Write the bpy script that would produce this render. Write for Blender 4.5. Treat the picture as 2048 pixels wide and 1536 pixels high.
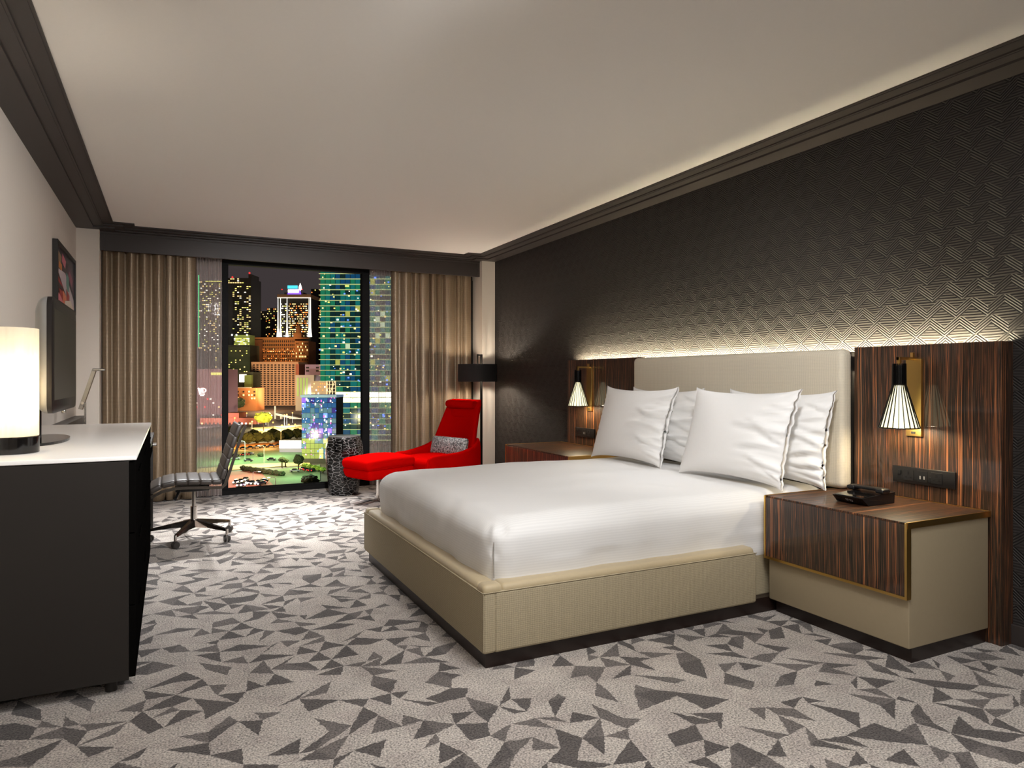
import bpy, bmesh, math, random
from mathutils import Vector, Matrix, noise

scene = bpy.context.scene
COL = scene.collection
for o in list(bpy.data.objects):
    bpy.data.objects.remove(o)

# ------------------------------------------------------------------ camera
F_PX = 1383.0                      # focal length in pixels of the 2048 x 1536 frame
YAW = math.atan((1024 - 341.2) / F_PX)
SY, CY = math.sin(YAW), math.cos(YAW)
HORIZON = 756.6
cam_d = bpy.data.cameras.new('camera')
cam_d.sensor_width = 36.0
cam_d.lens = 36.0 * F_PX / 2048.0
cam_d.shift_y = -(768 - HORIZON) / 2048.0
cam_d.clip_start, cam_d.clip_end = 0.05, 8000
cam = bpy.data.objects.new('camera', cam_d)
COL.objects.link(cam)
cam.location = (0, 0, 1.2)
cam.rotation_euler = (math.pi / 2, 0, -YAW)
scene.camera = cam

# ------------------------------------------------------------------ world, colour management
scene.cycles.max_bounces = 8
scene.cycles.glossy_bounces = 3
scene.view_settings.view_transform = 'Standard'
scene.view_settings.look = 'None'
scene.view_settings.gamma = 1.0
scene.view_settings.use_curve_mapping = False
scene.view_settings.exposure = 0.25
world = bpy.data.worlds.new('night_sky')
scene.world = world
world.use_nodes = True
bg = world.node_tree.nodes['Background']
bg.inputs[0].default_value = (0.040, 0.032, 0.033, 1)     # city-lit night haze
bg.inputs[1].default_value = 1.0


def lamp(kind, name, loc, power, color, target=None, size=0.1, size_y=None, spot=None, blend=0.5):
    d = bpy.data.lights.new(name, kind)
    d.energy = power
    d.color = color
    if kind == 'AREA':
        d.shape = 'RECTANGLE'
        d.size, d.size_y = size, size_y or size
    else:
        d.shadow_soft_size = size
    if kind == 'SPOT':
        d.spot_size, d.spot_blend = math.radians(spot), blend
    o = bpy.data.objects.new(name, d)
    COL.objects.link(o)
    o.location = loc
    if target is not None:
        v = Vector(target) - Vector(loc)
        o.rotation_euler = v.to_track_quat('-Z', 'Y').to_euler()
    return o


# added fill lights, out of view above and behind the camera, no fixtures
NEUTRAL = (0.985, 0.99, 1.0)
lamp('AREA', 'overhead_fill', (1.25, 0.45, 2.53), 34, NEUTRAL, (1.25, 0.46, 0), 2.6, 1.6)
lamp('AREA', 'rear_fill', (0.9, -1.7, 2.42), 24, NEUTRAL, (1.2, 1.6, 0.9), 1.6, 1.0)
lamp('SPOT', 'fill_curtains', (0.75, 1.60, 2.50), 800, NEUTRAL, (1.15, 7.2, 0.85), 0.15, None, 44, 1.0)
lamp('SPOT', 'fill_bed', (1.7, 1.55, 2.52), 108, NEUTRAL, (3.2, 3.4, 0.95), 0.12, None, 66, 1.0)
lamp('SPOT', 'fill_left_wall', (1.5, 1.40, 2.50), 300, NEUTRAL, (-0.75, 4.5, 1.15), 0.15, None, 64, 1.0)
lamp('SPOT', 'fill_carpet', (1.5, 1.55, 2.50), 70, NEUTRAL, (0.2, 3.6, 0.0), 0.15, None, 80, 1.0)
lamp('SPOT', 'fill_front', (1.3, 1.1, 2.50), 62, NEUTRAL, (1.9, 1.9, 0.0), 0.15, None, 100, 1.0)
# added spotlights under the crown, no fixtures, brightening bed top and far carpet
for yy in (2.95, 4.15):
    lamp('SPOT', 'crown_fill_bed', (3.24, yy, 2.562), 33, NEUTRAL, (2.1, 3.55, 0.6), 0.03, None, 62, 1.0)
for xx in (0.15, 1.0, 1.9):
    lamp('SPOT', 'crown_fill_window', (xx, 7.30, 2.562), 320, NEUTRAL, (xx * 0.8 + 0.1, 5.9, 0.0), 0.03, None, 64, 1.0)


# ------------------------------------------------------------------ materials
def lin(c):
    return tuple(((v / 255) / 12.92 if v / 255 <= 0.04045 else ((v / 255 + 0.055) / 1.055) ** 2.4) for v in c)


MATS = {}


def base(name):
    m = bpy.data.materials.new(name)
    m.use_nodes = True
    nt = m.node_tree
    b = nt.nodes['Principled BSDF']
    return m, nt, b


def N(nt, t, **kw):
    n = nt.nodes.new(t)
    for k, v in kw.items():
        if k.startswith('i_'):
            n.inputs[k[2:].replace('_', ' ')].default_value = v
        else:
            setattr(n, k, v)
    return n


def mth(nt, op, a, b=None, c=None):
    n = nt.nodes.new('ShaderNodeMath')
    n.operation = op
    for i, v in enumerate((a, b, c)):
        if v is None:
            continue
        if isinstance(v, (int, float)):
            n.inputs[i].default_value = v
        else:
            nt.links.new(v, n.inputs[i])
    return n.outputs[0]


def mat(name, rgb, rough=0.5, metal=0.0, spec=0.5, coat=0.0, coat_rough=0.05, emit=None, estr=0.0,
        bump=None, var=0.0, vscale=60, sheen=0.0, quiet=False, linear=False):
    """plain procedural material; bump=(scale, strength, distance)"""
    if name in MATS:
        return MATS[name]
    m, nt, b = base(name)
    c = rgb if linear else lin(rgb)
    b.inputs['Base Color'].default_value = (*c, 1)
    b.inputs['Roughness'].default_value = rough
    b.inputs['Metallic'].default_value = metal
    b.inputs['Specular IOR Level'].default_value = spec
    b.inputs['Coat Weight'].default_value = coat
    b.inputs['Coat Roughness'].default_value = coat_rough
    b.inputs['Sheen Weight'].default_value = sheen
    tc = N(nt, 'ShaderNodeTexCoord')
    nz = N(nt, 'ShaderNodeTexNoise')
    nz.inputs['Scale'].default_value = vscale
    nz.inputs['Detail'].default_value = 3
    nt.links.new(tc.outputs['Object'], nz.inputs['Vector'])
    mx = N(nt, 'ShaderNodeMix', data_type='RGBA')
    v = max(var, 0.015)
    mx.inputs['A'].default_value = (*[x * (1 - v) for x in c], 1)
    mx.inputs['B'].default_value = (*[min(1, x * (1 + v)) for x in c], 1)
    nt.links.new(nz.outputs['Fac'], mx.inputs['Factor'])
    nt.links.new(mx.outputs['Result'], b.inputs['Base Color'])
    if emit is not None:
        e = emit if linear else lin(emit)
        b.inputs['Emission Color'].default_value = (*e, 1)
        b.inputs['Emission Strength'].default_value = estr
    if bump:
        n2 = N(nt, 'ShaderNodeTexNoise')
        n2.inputs['Scale'].default_value = bump[0]
        n2.inputs['Detail'].default_value = 4
        nt.links.new(tc.outputs['Object'], n2.inputs['Vector'])
        bp = N(nt, 'ShaderNodeBump')
        bp.inputs['Strength'].default_value = bump[1]
        bp.inputs['Distance'].default_value = bump[2]
        nt.links.new(n2.outputs['Fac'], bp.inputs['Height'])
        nt.links.new(bp.outputs['Normal'], b.inputs['Normal'])
    if quiet:
        m.cycles.emission_sampling = 'NONE'
    MATS[name] = m
    return m


def veneer(name, along, across, coat=0.7):
    """macassar ebony: black, brown and orange streaks; across = axis index the streaks vary along"""
    m, nt, b = base(name)
    geo = N(nt, 'ShaderNodeNewGeometry')
    sep = N(nt, 'ShaderNodeSeparateXYZ')
    nt.links.new(geo.outputs['Position'], sep.inputs[0])
    acr = mth(nt, 'ADD', sep.outputs[0], sep.outputs[1]) if across == 3 else sep.outputs[across]
    comb = N(nt, 'ShaderNodeCombineXYZ')
    nt.links.new(mth(nt, 'MULTIPLY', acr, 1.0), comb.inputs[0])
    nt.links.new(mth(nt, 'MULTIPLY', sep.outputs[along], 0.02), comb.inputs[1])
    wob = N(nt, 'ShaderNodeTexNoise')
    wob.inputs['Scale'].default_value = 2.2
    cw = N(nt, 'ShaderNodeCombineXYZ')
    nt.links.new(acr, cw.inputs[0])
    nt.links.new(sep.outputs[along], cw.inputs[1])
    nt.links.new(cw.outputs[0], wob.inputs['Vector'])
    addx = mth(nt, 'MULTIPLY_ADD', mth(nt, 'SUBTRACT', wob.outputs['Fac'], 0.5), 0.016, acr)
    c2 = N(nt, 'ShaderNodeCombineXYZ')
    nt.links.new(addx, c2.inputs[0])
    nt.links.new(mth(nt, 'MULTIPLY', sep.outputs[along], 0.004), c2.inputs[1])
    n1 = N(nt, 'ShaderNodeTexNoise')
    n1.inputs['Scale'].default_value = 150
    n1.inputs['Detail'].default_value = 2.0
    n1.inputs['Roughness'].default_value = 0.7
    nt.links.new(c2.outputs[0], n1.inputs['Vector'])
    n2 = N(nt, 'ShaderNodeTexNoise')
    n2.inputs['Scale'].default_value = 36
    n2.inputs['Detail'].default_value = 2
    nt.links.new(c2.outputs[0], n2.inputs['Vector'])
    s = mth(nt, 'ADD', mth(nt, 'MULTIPLY', n1.outputs['Fac'], 0.70), mth(nt, 'MULTIPLY', n2.outputs['Fac'], 0.30))
    r = N(nt, 'ShaderNodeValToRGB')
    el = r.color_ramp.elements
    el[0].position, el[0].color = 0.36, (*lin((16, 14, 12)), 1)
    el[1].position, el[1].color = 0.68, (*lin((206, 144, 96)), 1)
    for p, c in ((0.40, (26, 23, 20)), (0.425, (104, 74, 52)), (0.440, (26, 24, 20)), (0.478, (38, 34, 29)), (0.487, (156, 98, 62)), (0.497, (30, 27, 23)), (0.530, (20, 18, 16)),
                 (0.540, (98, 76, 58)), (0.550, (28, 25, 21)), (0.568, (34, 29, 24)), (0.578, (190, 112, 64)), (0.592, (62, 48, 38)), (0.615, (120, 82, 56)), (0.635, (202, 126, 76))):
        e = el.new(p)
        e.color = (*lin(c), 1)
    nt.links.new(s, r.inputs[0])
    nt.links.new(r.outputs[0], b.inputs['Base Color'])
    b.inputs['Roughness'].default_value = 0.4
    b.inputs['Specular IOR Level'].default_value = 0.25
    b.inputs['Coat Weight'].default_value = coat
    b.inputs['Coat Roughness'].default_value = 0.05
    return m


def weave(name, rgb, scale, rough=0.75, strength=0.35, axis=(1, 1, 1), stripe=None, metal=0.0, spec=0.4, dark=0.78):
    """woven cloth: two crossed fine waves give colour and relief"""
    m, nt, b = base(name)
    tc = N(nt, 'ShaderNodeTexCoord')
    c = lin(rgb)
    sep = N(nt, 'ShaderNodeSeparateXYZ')
    nt.links.new(tc.outputs['Object'], sep.inputs[0])
    nz = N(nt, 'ShaderNodeTexNoise')
    nz.inputs['Scale'].default_value = 18
    nz.inputs['Detail'].default_value = 5
    nt.links.new(tc.outputs['Object'], nz.inputs['Vector'])
    warp = mth(nt, 'MULTIPLY', nz.outputs['Fac'], 6.0)
    a = mth(nt, 'SINE', mth(nt, 'ADD', mth(nt, 'MULTIPLY', sep.outputs[2], scale), warp))
    h = mth(nt, 'ADD', sep.outputs[0], sep.outputs[1])
    bb = mth(nt, 'SINE', mth(nt, 'ADD', mth(nt, 'MULTIPLY', h, scale * (stripe or 1.0)), warp))
    w = mth(nt, 'MULTIPLY_ADD', mth(nt, 'ADD', a, bb), 0.25, 0.5)
    fine = N(nt, 'ShaderNodeTexNoise')
    fine.inputs['Scale'].default_value = 220
    nt.links.new(tc.outputs['Object'], fine.inputs['Vector'])
    w2 = mth(nt, 'MULTIPLY_ADD', fine.outputs['Fac'], 0.5, mth(nt, 'MULTIPLY', w, 0.6))
    mx = N(nt, 'ShaderNodeMix', data_type='RGBA')
    mx.inputs['A'].default_value = (*[x * dark for x in c], 1)
    mx.inputs['B'].default_value = (*[min(1, x * (2 - dark)) for x in c], 1)
    nt.links.new(w2, mx.inputs['Factor'])
    nt.links.new(mx.outputs['Result'], b.inputs['Base Color'])
    b.inputs['Roughness'].default_value = rough
    b.inputs['Metallic'].default_value = metal
    b.inputs['Specular IOR Level'].default_value = spec
    bp = N(nt, 'ShaderNodeBump')
    bp.inputs['Strength'].default_value = strength
    bp.inputs['Distance'].default_value = 0.002
    nt.links.new(w2, bp.inputs['Height'])
    nt.links.new(bp.outputs['Normal'], b.inputs['Normal'])
    return m


def linen(name, rgb, pitch=0.012):
    """fine white sateen with woven hairline stripes: across z on the drops, across y on the top"""
    m, nt, b = base(name)
    geo = N(nt, 'ShaderNodeNewGeometry')
    sep = N(nt, 'ShaderNodeSeparateXYZ')
    nt.links.new(geo.outputs['Position'], sep.inputs[0])
    sn = N(nt, 'ShaderNodeSeparateXYZ')
    nt.links.new(geo.outputs['True Normal'], sn.inputs[0])
    top = mth(nt, 'GREATER_THAN', sn.outputs[2], 0.6)
    crd = mth(nt, 'ADD', mth(nt, 'MULTIPLY', sep.outputs[1], top),
              mth(nt, 'MULTIPLY', sep.outputs[2], mth(nt, 'SUBTRACT', 1.0, top)))
    w = mth(nt, 'SINE', mth(nt, 'MULTIPLY', crd, 2 * math.pi / pitch))
    wv = mth(nt, 'MULTIPLY_ADD', w, 0.5, 0.5)
    mx = N(nt, 'ShaderNodeMix', data_type='RGBA')
    c = lin(rgb)
    mx.inputs['A'].default_value = (*[x * 0.94 for x in c], 1)
    mx.inputs['B'].default_value = (*c, 1)
    nt.links.new(wv, mx.inputs['Factor'])
    nt.links.new(mx.outputs['Result'], b.inputs['Base Color'])
    b.inputs['Roughness'].default_value = 0.62
    b.inputs['Sheen Weight'].default_value = 0.1
    return m


def wallpaper():
    """charcoal embossed paper: zigzags of ribbed chevrons with horizontally ribbed triangles between"""
    m, nt, b = base('embossed_wallpaper')
    geo = N(nt, 'ShaderNodeNewGeometry')
    sep = N(nt, 'ShaderNodeSeparateXYZ')
    nt.links.new(geo.outputs['Position'], sep.inputs[0])
    PY, PZ = 0.145, 0.088
    nzw = N(nt, 'ShaderNodeTexNoise')
    nzw.inputs['Scale'].default_value = 3.0
    nt.links.new(geo.outputs['Position'], nzw.inputs['Vector'])
    u = mth(nt, 'DIVIDE', sep.outputs[1], PY)
    vz = mth(nt, 'DIVIDE', sep.outputs[2], PZ)
    row = mth(nt, 'FLOOR', vz)
    fv = mth(nt, 'SUBTRACT', vz, row)
    wn = N(nt, 'ShaderNodeTexWhiteNoise', noise_dimensions='1D')
    nt.links.new(row, wn.inputs['W'])
    us = mth(nt, 'ADD', u, wn.outputs['Value'])
    tri = mth(nt, 'PINGPONG', us, 0.5)                       # 0 .. 0.5
    tri2 = mth(nt, 'MULTIPLY', tri, 2.0)
    # chevron band runs along the zigzag, flat ribbed triangles elsewhere
    dist = mth(nt, 'SUBTRACT', fv, mth(nt, 'MULTIPLY', tri2, 0.66))
    inband = mth(nt, 'MULTIPLY', mth(nt, 'GREATER_THAN', dist, -0.12), mth(nt, 'LESS_THAN', dist, 0.50))
    chev = mth(nt, 'SINE', mth(nt, 'MULTIPLY', dist, 2 * math.pi / 0.155))
    hor = mth(nt, 'SINE', mth(nt, 'ADD', mth(nt, 'MULTIPLY', fv, 2 * math.pi / 0.14), mth(nt, 'MULTIPLY', nzw.outputs['Fac'], 10.0)))
    hgt = mth(nt, 'ADD', mth(nt, 'MULTIPLY', chev, inband), mth(nt, 'MULTIPLY', mth(nt, 'MULTIPLY', hor, 0.42), mth(nt, 'SUBTRACT', 1.0, inband)))
    h01 = mth(nt, 'MULTIPLY_ADD', hgt, 0.5, 0.5)
    mx = N(nt, 'ShaderNodeMix', data_type='RGBA')
    mx.inputs['A'].default_value = (*lin((29, 27, 27)), 1)
    mx.inputs['B'].default_value = (*lin((66, 61, 58)), 1)
    nt.links.new(h01, mx.inputs['Factor'])
    nt.links.new(mx.outputs['Result'], b.inputs['Base Color'])
    b.inputs['Roughness'].default_value = 0.65
    b.inputs['Specular IOR Level'].default_value = 0.22
    bp = N(nt, 'ShaderNodeBump')
    bp.inputs['Strength'].default_value = 0.9
    bp.inputs['Distance'].default_value = 0.0032
    nt.links.new(h01, bp.inputs['Height'])
    nt.links.new(bp.outputs['Normal'], b.inputs['Normal'])
    return m


def carpet(name, rgb):
    m, nt, b = base(name)
    geo = N(nt, 'ShaderNodeNewGeometry')
    n1 = N(nt, 'ShaderNodeTexNoise')
    n1.inputs['Scale'].default_value = 150
    n1.inputs['Detail'].default_value = 3
    nt.links.new(geo.outputs['Position'], n1.inputs['Vector'])
    n2 = N(nt, 'ShaderNodeTexNoise')
    n2.inputs['Scale'].default_value = 5
    nt.links.new(geo.outputs['Position'], n2.inputs['Vector'])
    s = mth(nt, 'ADD', mth(nt, 'MULTIPLY', n1.outputs['Fac'], 0.85), mth(nt, 'MULTIPLY', n2.outputs['Fac'], 0.15))
    r = N(nt, 'ShaderNodeValToRGB')
    c = lin(rgb)
    r.color_ramp.elements[0].position = 0.34
    r.color_ramp.elements[0].color = (*[x * 0.32 for x in c], 1)
    r.color_ramp.elements[1].position = 0.62
    r.color_ramp.elements[1].color = (*[min(1, x * 1.42) for x in c], 1)
    nt.links.new(s, r.inputs[0])
    nt.links.new(r.outputs[0], b.inputs['Base Color'])
    b.inputs['Roughness'].default_value = 0.95
    b.inputs['Specular IOR Level'].default_value = 0.1
    b.inputs['Sheen Weight'].default_value = 0.15
    bp = N(nt, 'ShaderNodeBump')
    bp.inputs['Strength'].default_value = 0.8
    bp.inputs['Distance'].default_value = 0.006
    nt.links.new(n1.outputs['Fac'], bp.inputs['Height'])
    nt.links.new(bp.outputs['Normal'], b.inputs['Normal'])
    return m


def glow(name, rgb, strength, quiet=True):
    """something that gives off light"""
    if name in MATS:
        return MATS[name]
    m, nt, b = base(name)
    c = lin(rgb)
    b.inputs['Base Color'].default_value = (*[x * 0.5 for x in c], 1)
    b.inputs['Emission Color'].default_value = (*c, 1)
    b.inputs['Emission Strength'].default_value = strength
    if quiet:
        m.cycles.emission_sampling = 'NONE'
    MATS[name] = m
    return m


def see_through(name, rgb, clear, gloss=0.0, rough=0.05, translucent=0.0, fold=False):
    """cloth or glass that lets part of the view pass: clear = share passed straight through"""
    m, nt, b = base(name)
    out = nt.nodes['Material Output']
    tr = N(nt, 'ShaderNodeBsdfTransparent')
    tr.inputs[0].default_value = (1, 1, 1, 1)
    c = lin(rgb)
    b.inputs['Base Color'].default_value = (*c, 1)
    b.inputs['Roughness'].default_value = rough
    body = b.outputs[0]
    if translucent:
        tl = N(nt, 'ShaderNodeBsdfTranslucent')
        tl.inputs[0].default_value = (*c, 1)
        mt = N(nt, 'ShaderNodeMixShader')
        mt.inputs[0].default_value = translucent
        nt.links.new(body, mt.inputs[1])
        nt.links.new(tl.outputs[0], mt.inputs[2])
        body = mt.outputs[0]
    if gloss:
        gl = N(nt, 'ShaderNodeBsdfGlossy')
        gl.inputs['Roughness'].default_value = rough
        gl.inputs['Color'].default_value = (*c, 1)
        body = gl.outputs[0]
    mx = N(nt, 'ShaderNodeMixShader')
    if gloss:
        fr = N(nt, 'ShaderNodeFresnel')
        fr.inputs['IOR'].default_value = 1.35
        nt.links.new(mth(nt, 'MULTIPLY', fr.outputs[0], gloss), mx.inputs[0])
    elif fold:
        lw = N(nt, 'ShaderNodeLayerWeight')
        lw.inputs['Blend'].default_value = 0.35
        nt.links.new(mth(nt, 'MULTIPLY_ADD', lw.outputs['Facing'], 0.55, 1 - clear), mx.inputs[0])
    else:
        mx.inputs[0].default_value = 1 - clear
    nt.links.new(tr.outputs[0], mx.inputs[1])
    nt.links.new(body, mx.inputs[2])
    nt.links.new(mx.outputs[0], out.inputs['Surface'])
    MATS[name] = m
    return m


# ------------------------------------------------------------------ mesh builder
class MB:
    def __init__(self, origin=(0, 0, 0)):
        self.v, self.f, self.mi, self.o = [], [], [], Vector(origin)
        self.cur = 0

    def add(self, verts, faces):
        n = len(self.v)
        self.v += [Vector(p) - self.o for p in verts]
        self.f += [[i + n for i in f] for f in faces]
        self.mi += [self.cur] * len(faces)
        return self

    def box(self, x0, x1, y0, y1, z0, z1):
        vs = [(x, y, z) for z in (z0, z1) for y in (y0, y1) for x in (x0, x1)]
        return self.add(vs, [(0, 2, 3, 1), (4, 5, 7, 6), (0, 1, 5, 4), (2, 6, 7, 3), (0, 4, 6, 2), (1, 3, 7, 5)])

    def rbox(self, x0, x1, y0, y1, z0, z1, r=0.005, n=3, sub=1, fn=None):
        """rounded box: an evenly divided cube whose edges are drawn in to radius r"""
        c = ((x0 + x1) / 2, (y0 + y1) / 2, (z0 + z1) / 2)
        h = ((x1 - x0) / 2, (y1 - y0) / 2, (z1 - z0) / 2)
        r = min(r, min(h) * 0.999)

        def ticks(hh, s):
            t = [-hh + r * (1 - math.cos(math.pi / 2 * i / n)) for i in range(n + 1)]
            a = t[:]
            L = 2 * (hh - r)
            for i in range(1, s):
                a.append(-hh + r + L * i / s)
            a += [-v for v in reversed(t)]
            res = []
            for v in a:
                if not res or v - res[-1] > 1e-7:
                    res.append(v)
            return res
        s3 = sub if isinstance(sub, tuple) else (sub, sub, sub)
        T = [ticks(h[i], s3[i]) for i in range(3)]
        vid, vs, fs = {}, [], []

        def vert(i, j, k):
            if (i, j, k) not in vid:
                p = [T[0][i], T[1][j], T[2][k]]
                q = [max(-(h[a] - r), min(h[a] - r, p[a])) for a in range(3)]
                d = Vector(p) - Vector(q)
                if d.length > 1e-9:
                    d = d.normalized() * r
                w = Vector(q) + d + Vector(c)
                vid[(i, j, k)] = len(vs)
                vs.append(fn(w, (w - Vector(c))) if fn else w)
            return vid[(i, j, k)]
        nx, ny, nz = len(T[0]) - 1, len(T[1]) - 1, len(T[2]) - 1
        for i in range(nx):
            for j in range(ny):
                fs.append((vert(i, j, 0), vert(i, j + 1, 0), vert(i + 1, j + 1, 0), vert(i + 1, j, 0)))
                fs.append((vert(i, j, nz), vert(i + 1, j, nz), vert(i + 1, j + 1, nz), vert(i, j + 1, nz)))
        for i in range(nx):
            for k in range(nz):
                fs.append((vert(i, 0, k), vert(i + 1, 0, k), vert(i + 1, 0, k + 1), vert(i, 0, k + 1)))
                fs.append((vert(i, ny, k), vert(i, ny, k + 1), vert(i + 1, ny, k + 1), vert(i + 1, ny, k)))
        for j in range(ny):
            for k in range(nz):
                fs.append((vert(0, j, k), vert(0, j, k + 1), vert(0, j + 1, k + 1), vert(0, j + 1, k)))
                fs.append((vert(nx, j, k), vert(nx, j + 1, k), vert(nx, j + 1, k + 1), vert(nx, j, k + 1)))
        return self.add(vs, fs)

    def tube(self, p0, p1, r0, r1=None, n=12, cap=True):
        p0, p1 = Vector(p0), Vector(p1)
        r1 = r0 if r1 is None else r1
        d = (p1 - p0).normalized()
        a = d.orthogonal().normalized()
        b = d.cross(a)
        vs, fs = [], []
        for p, r in ((p0, r0), (p1, r1)):
            for i in range(n):
                t = 2 * math.pi * i / n
                vs.append(p + (a * math.cos(t) + b * math.sin(t)) * r)
        for i in range(n):
            j = (i + 1) % n
            fs.append((i, j, n + j, n + i))
        if cap:
            fs.append(tuple(reversed(range(n))))
            fs.append(tuple(range(n, 2 * n)))
        return self.add(vs, fs)

    def path(self, pts, r, n=8):
        for a, b in zip(pts[:-1], pts[1:]):
            self.tube(a, b, r, r, n)
        return self

    def lathe(self, prof, c=(0, 0, 0), n=32, cap=True, wob=None):
        vs, fs = [], []
        m = len(prof)
        for i in range(n):
            t = 2 * math.pi * i / n
            for k, (r, z) in enumerate(prof):
                rr = r if wob is None else wob(t, r, z)
                vs.append((c[0] + rr * math.cos(t), c[1] + rr * math.sin(t), c[2] + z))
        for i in range(n):
            j = (i + 1) % n
            for k in range(m - 1):
                fs.append((i * m + k, j * m + k, j * m + k + 1, i * m + k + 1))
        if cap:
            fs.append(tuple(reversed([i * m for i in range(n)])))
            fs.append(tuple([i * m + m - 1 for i in range(n)]))
        return self.add(vs, fs)

    def loft(self, rings, cap=True):
        n = len(rings[0])
        vs = [p for r in rings for p in r]
        fs = []
        for k in range(len(rings) - 1):
            for i in range(n):
                j = (i + 1) % n
                fs.append((k * n + i, k * n + j, (k + 1) * n + j, (k + 1) * n + i))
        if cap:
            fs.append(tuple(reversed(range(n))))
            fs.append(tuple(range((len(rings) - 1) * n, len(rings) * n)))
        return self.add(vs, fs)

    def grid(self, fn, nu, nv):
        vs = [fn(i / nu, j / nv) for i in range(nu + 1) for j in range(nv + 1)]
        fs = [(i * (nv + 1) + j, (i + 1) * (nv + 1) + j, (i + 1) * (nv + 1) + j + 1, i * (nv + 1) + j + 1)
              for i in range(nu) for j in range(nv)]
        return self.add(vs, fs)

    def prism(self, poly, z0, z1):
        n = len(poly)
        vs = [(x, y, z0) for x, y in poly] + [(x, y, z1) for x, y in poly]
        fs = [tuple(reversed(range(n))), tuple(range(n, 2 * n))]
        fs += [(i, (i + 1) % n, n + (i + 1) % n, n + i) for i in range(n)]
        return self.add(vs, fs)

    def build(self, name, material, parent=None, smooth=None, loc=None, label=None):
        me = bpy.data.meshes.new(name)
        me.from_pydata([tuple(p) for p in self.v], [], self.f)
        ms = material if isinstance(material, (list, tuple)) else [material]
        for m in ms:
            me.materials.append(m)
        if len(ms) > 1:
            me.polygons.foreach_set('material_index', self.mi)
        me.update()
        if smooth is not None:
            for p in me.polygons:
                p.use_smooth = True
            if smooth < 180:
                me.set_sharp_from_angle(angle=math.radians(smooth))
        o = bpy.data.objects.new(name, me)
        COL.objects.link(o)
        if parent:
            o.parent = parent
        elif self.o.length:
            o.location = self.o
        if loc:
            o.location = loc
        if label:
            o['label'] = label
        return o


def tag(o, label, cat, group=None, kind=None):
    o['label'] = label
    o['category'] = cat
    if group:
        o['group'] = group
    if kind:
        o['kind'] = kind
    return o


def thing(name, label, cat, loc=(0, 0, 0), rz=0.0, group=None):
    o = bpy.data.objects.new(name, None)
    COL.objects.link(o)
    o.location = loc
    o.rotation_euler = (0, 0, rz)
    o.empty_display_size = 0.1
    return tag(o, label, cat, group)


def struct(o):
    o['kind'] = 'structure'
    return o


def copy_tree(o, parent=None):
    c = o.copy()
    COL.objects.link(c)
    c.parent = parent
    for ch in list(o.children):
        copy_tree(ch, c)
    return c


# ------------------------------------------------------------------ shared materials
M_black_trim = mat('dark_bronze_paint', (58, 51, 48), 0.5, spec=0.5, bump=(400, 0.05, 0.001))
M_wall_cream = mat('cream_wall_paint', (220, 210, 198), 0.8, bump=(300, 0.04, 0.001))
M_ceiling = mat('ceiling_paint', (234, 229, 222), 0.9)
M_paper = wallpaper()
M_veneer = veneer('macassar_veneer', 2, 1)
M_veneer_top = veneer('macassar_veneer_top', 0, 1, 0.18)
M_veneer_edge = veneer('macassar_veneer_edge', 2, 3)
M_brass = mat('brushed_brass', (214, 176, 104), 0.3, 1.0, bump=(500, 0.04, 0.0005))
M_leather = mat('taupe_leather', (158, 143, 116), 0.5, spec=0.4, bump=(900, 0.12, 0.0008), var=0.03)
M_plinth = mat('dark_wood_plinth', (34, 22, 18), 0.35, bump=(60, 0.05, 0.001), var=0.15)
M_bedcloth = weave('beige_woven_upholstery', (162, 149, 122), 760, 0.75, 0.5, stripe=1.0, dark=0.66)
M_bedpad = mat('beige_pad_cloth', (186, 168, 134), 0.55, sheen=0.2, bump=(700, 0.15, 0.0008), var=0.04)
M_headcloth = weave('oatmeal_headboard_cloth', (208, 198, 178), 760, 0.75, 0.35, stripe=0.55, dark=0.86)
M_linen = linen('white_striped_sateen', (234, 232, 229))
M_pillow = mat('white_pillow_cotton', (238, 236, 233), 0.65, sheen=0.1, bump=(300, 0.04, 0.0008))
M_black_gloss = mat('black_gloss_lacquer', (16, 14, 13), 0.08, spec=0.6)
M_black_drawer = mat('black_drawer_lacquer', (12, 11, 10), 0.6, spec=0.0)
M_black_satin = mat('black_satin_laminate', (38, 34, 31), 0.4, spec=0.4, bump=(900, 0.04, 0.0005))
M_white_top = mat('white_back_painted_glass', (250, 247, 242), 0.25, spec=0.3)
M_chrome = mat('polished_chrome', (205, 200, 195), 0.12, 1.0)
M_chrome_dark = mat('smoked_chrome', (112, 104, 98), 0.22, 1.0)
M_nickel = mat('satin_nickel', (176, 172, 166), 0.26, 1.0)
M_black_metal = mat('black_metal', (20, 18, 17), 0.35, 0.6)
M_black_plastic = mat('black_plastic', (24, 23, 23), 0.35, bump=(800, 0.05, 0.0004))
M_red = weave('red_wool_cloth', (178, 5, 4), 1400, 1.0, 0.15, dark=0.93, spec=0.0)
M_window_frame = mat('black_window_frame', (18, 17, 17), 0.7, spec=0.15)
M_glass = see_through('window_glass', (255, 255, 255), 1.0, gloss=0.03, rough=0.01)
M_sheer = see_through('sheer_voile', (226, 212, 206), 0.70, rough=0.8, translucent=0.3, fold=True)

# ================================================================== THE ROOM
XL, XR, YB, YF, ZC = -0.77, 3.42, -2.6, 7.38, 2.60
YW = 7.70                                                  # glass plane

# --- carpet: facets of dark and light pile on one woven floor
rng = random.Random(11)


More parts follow.
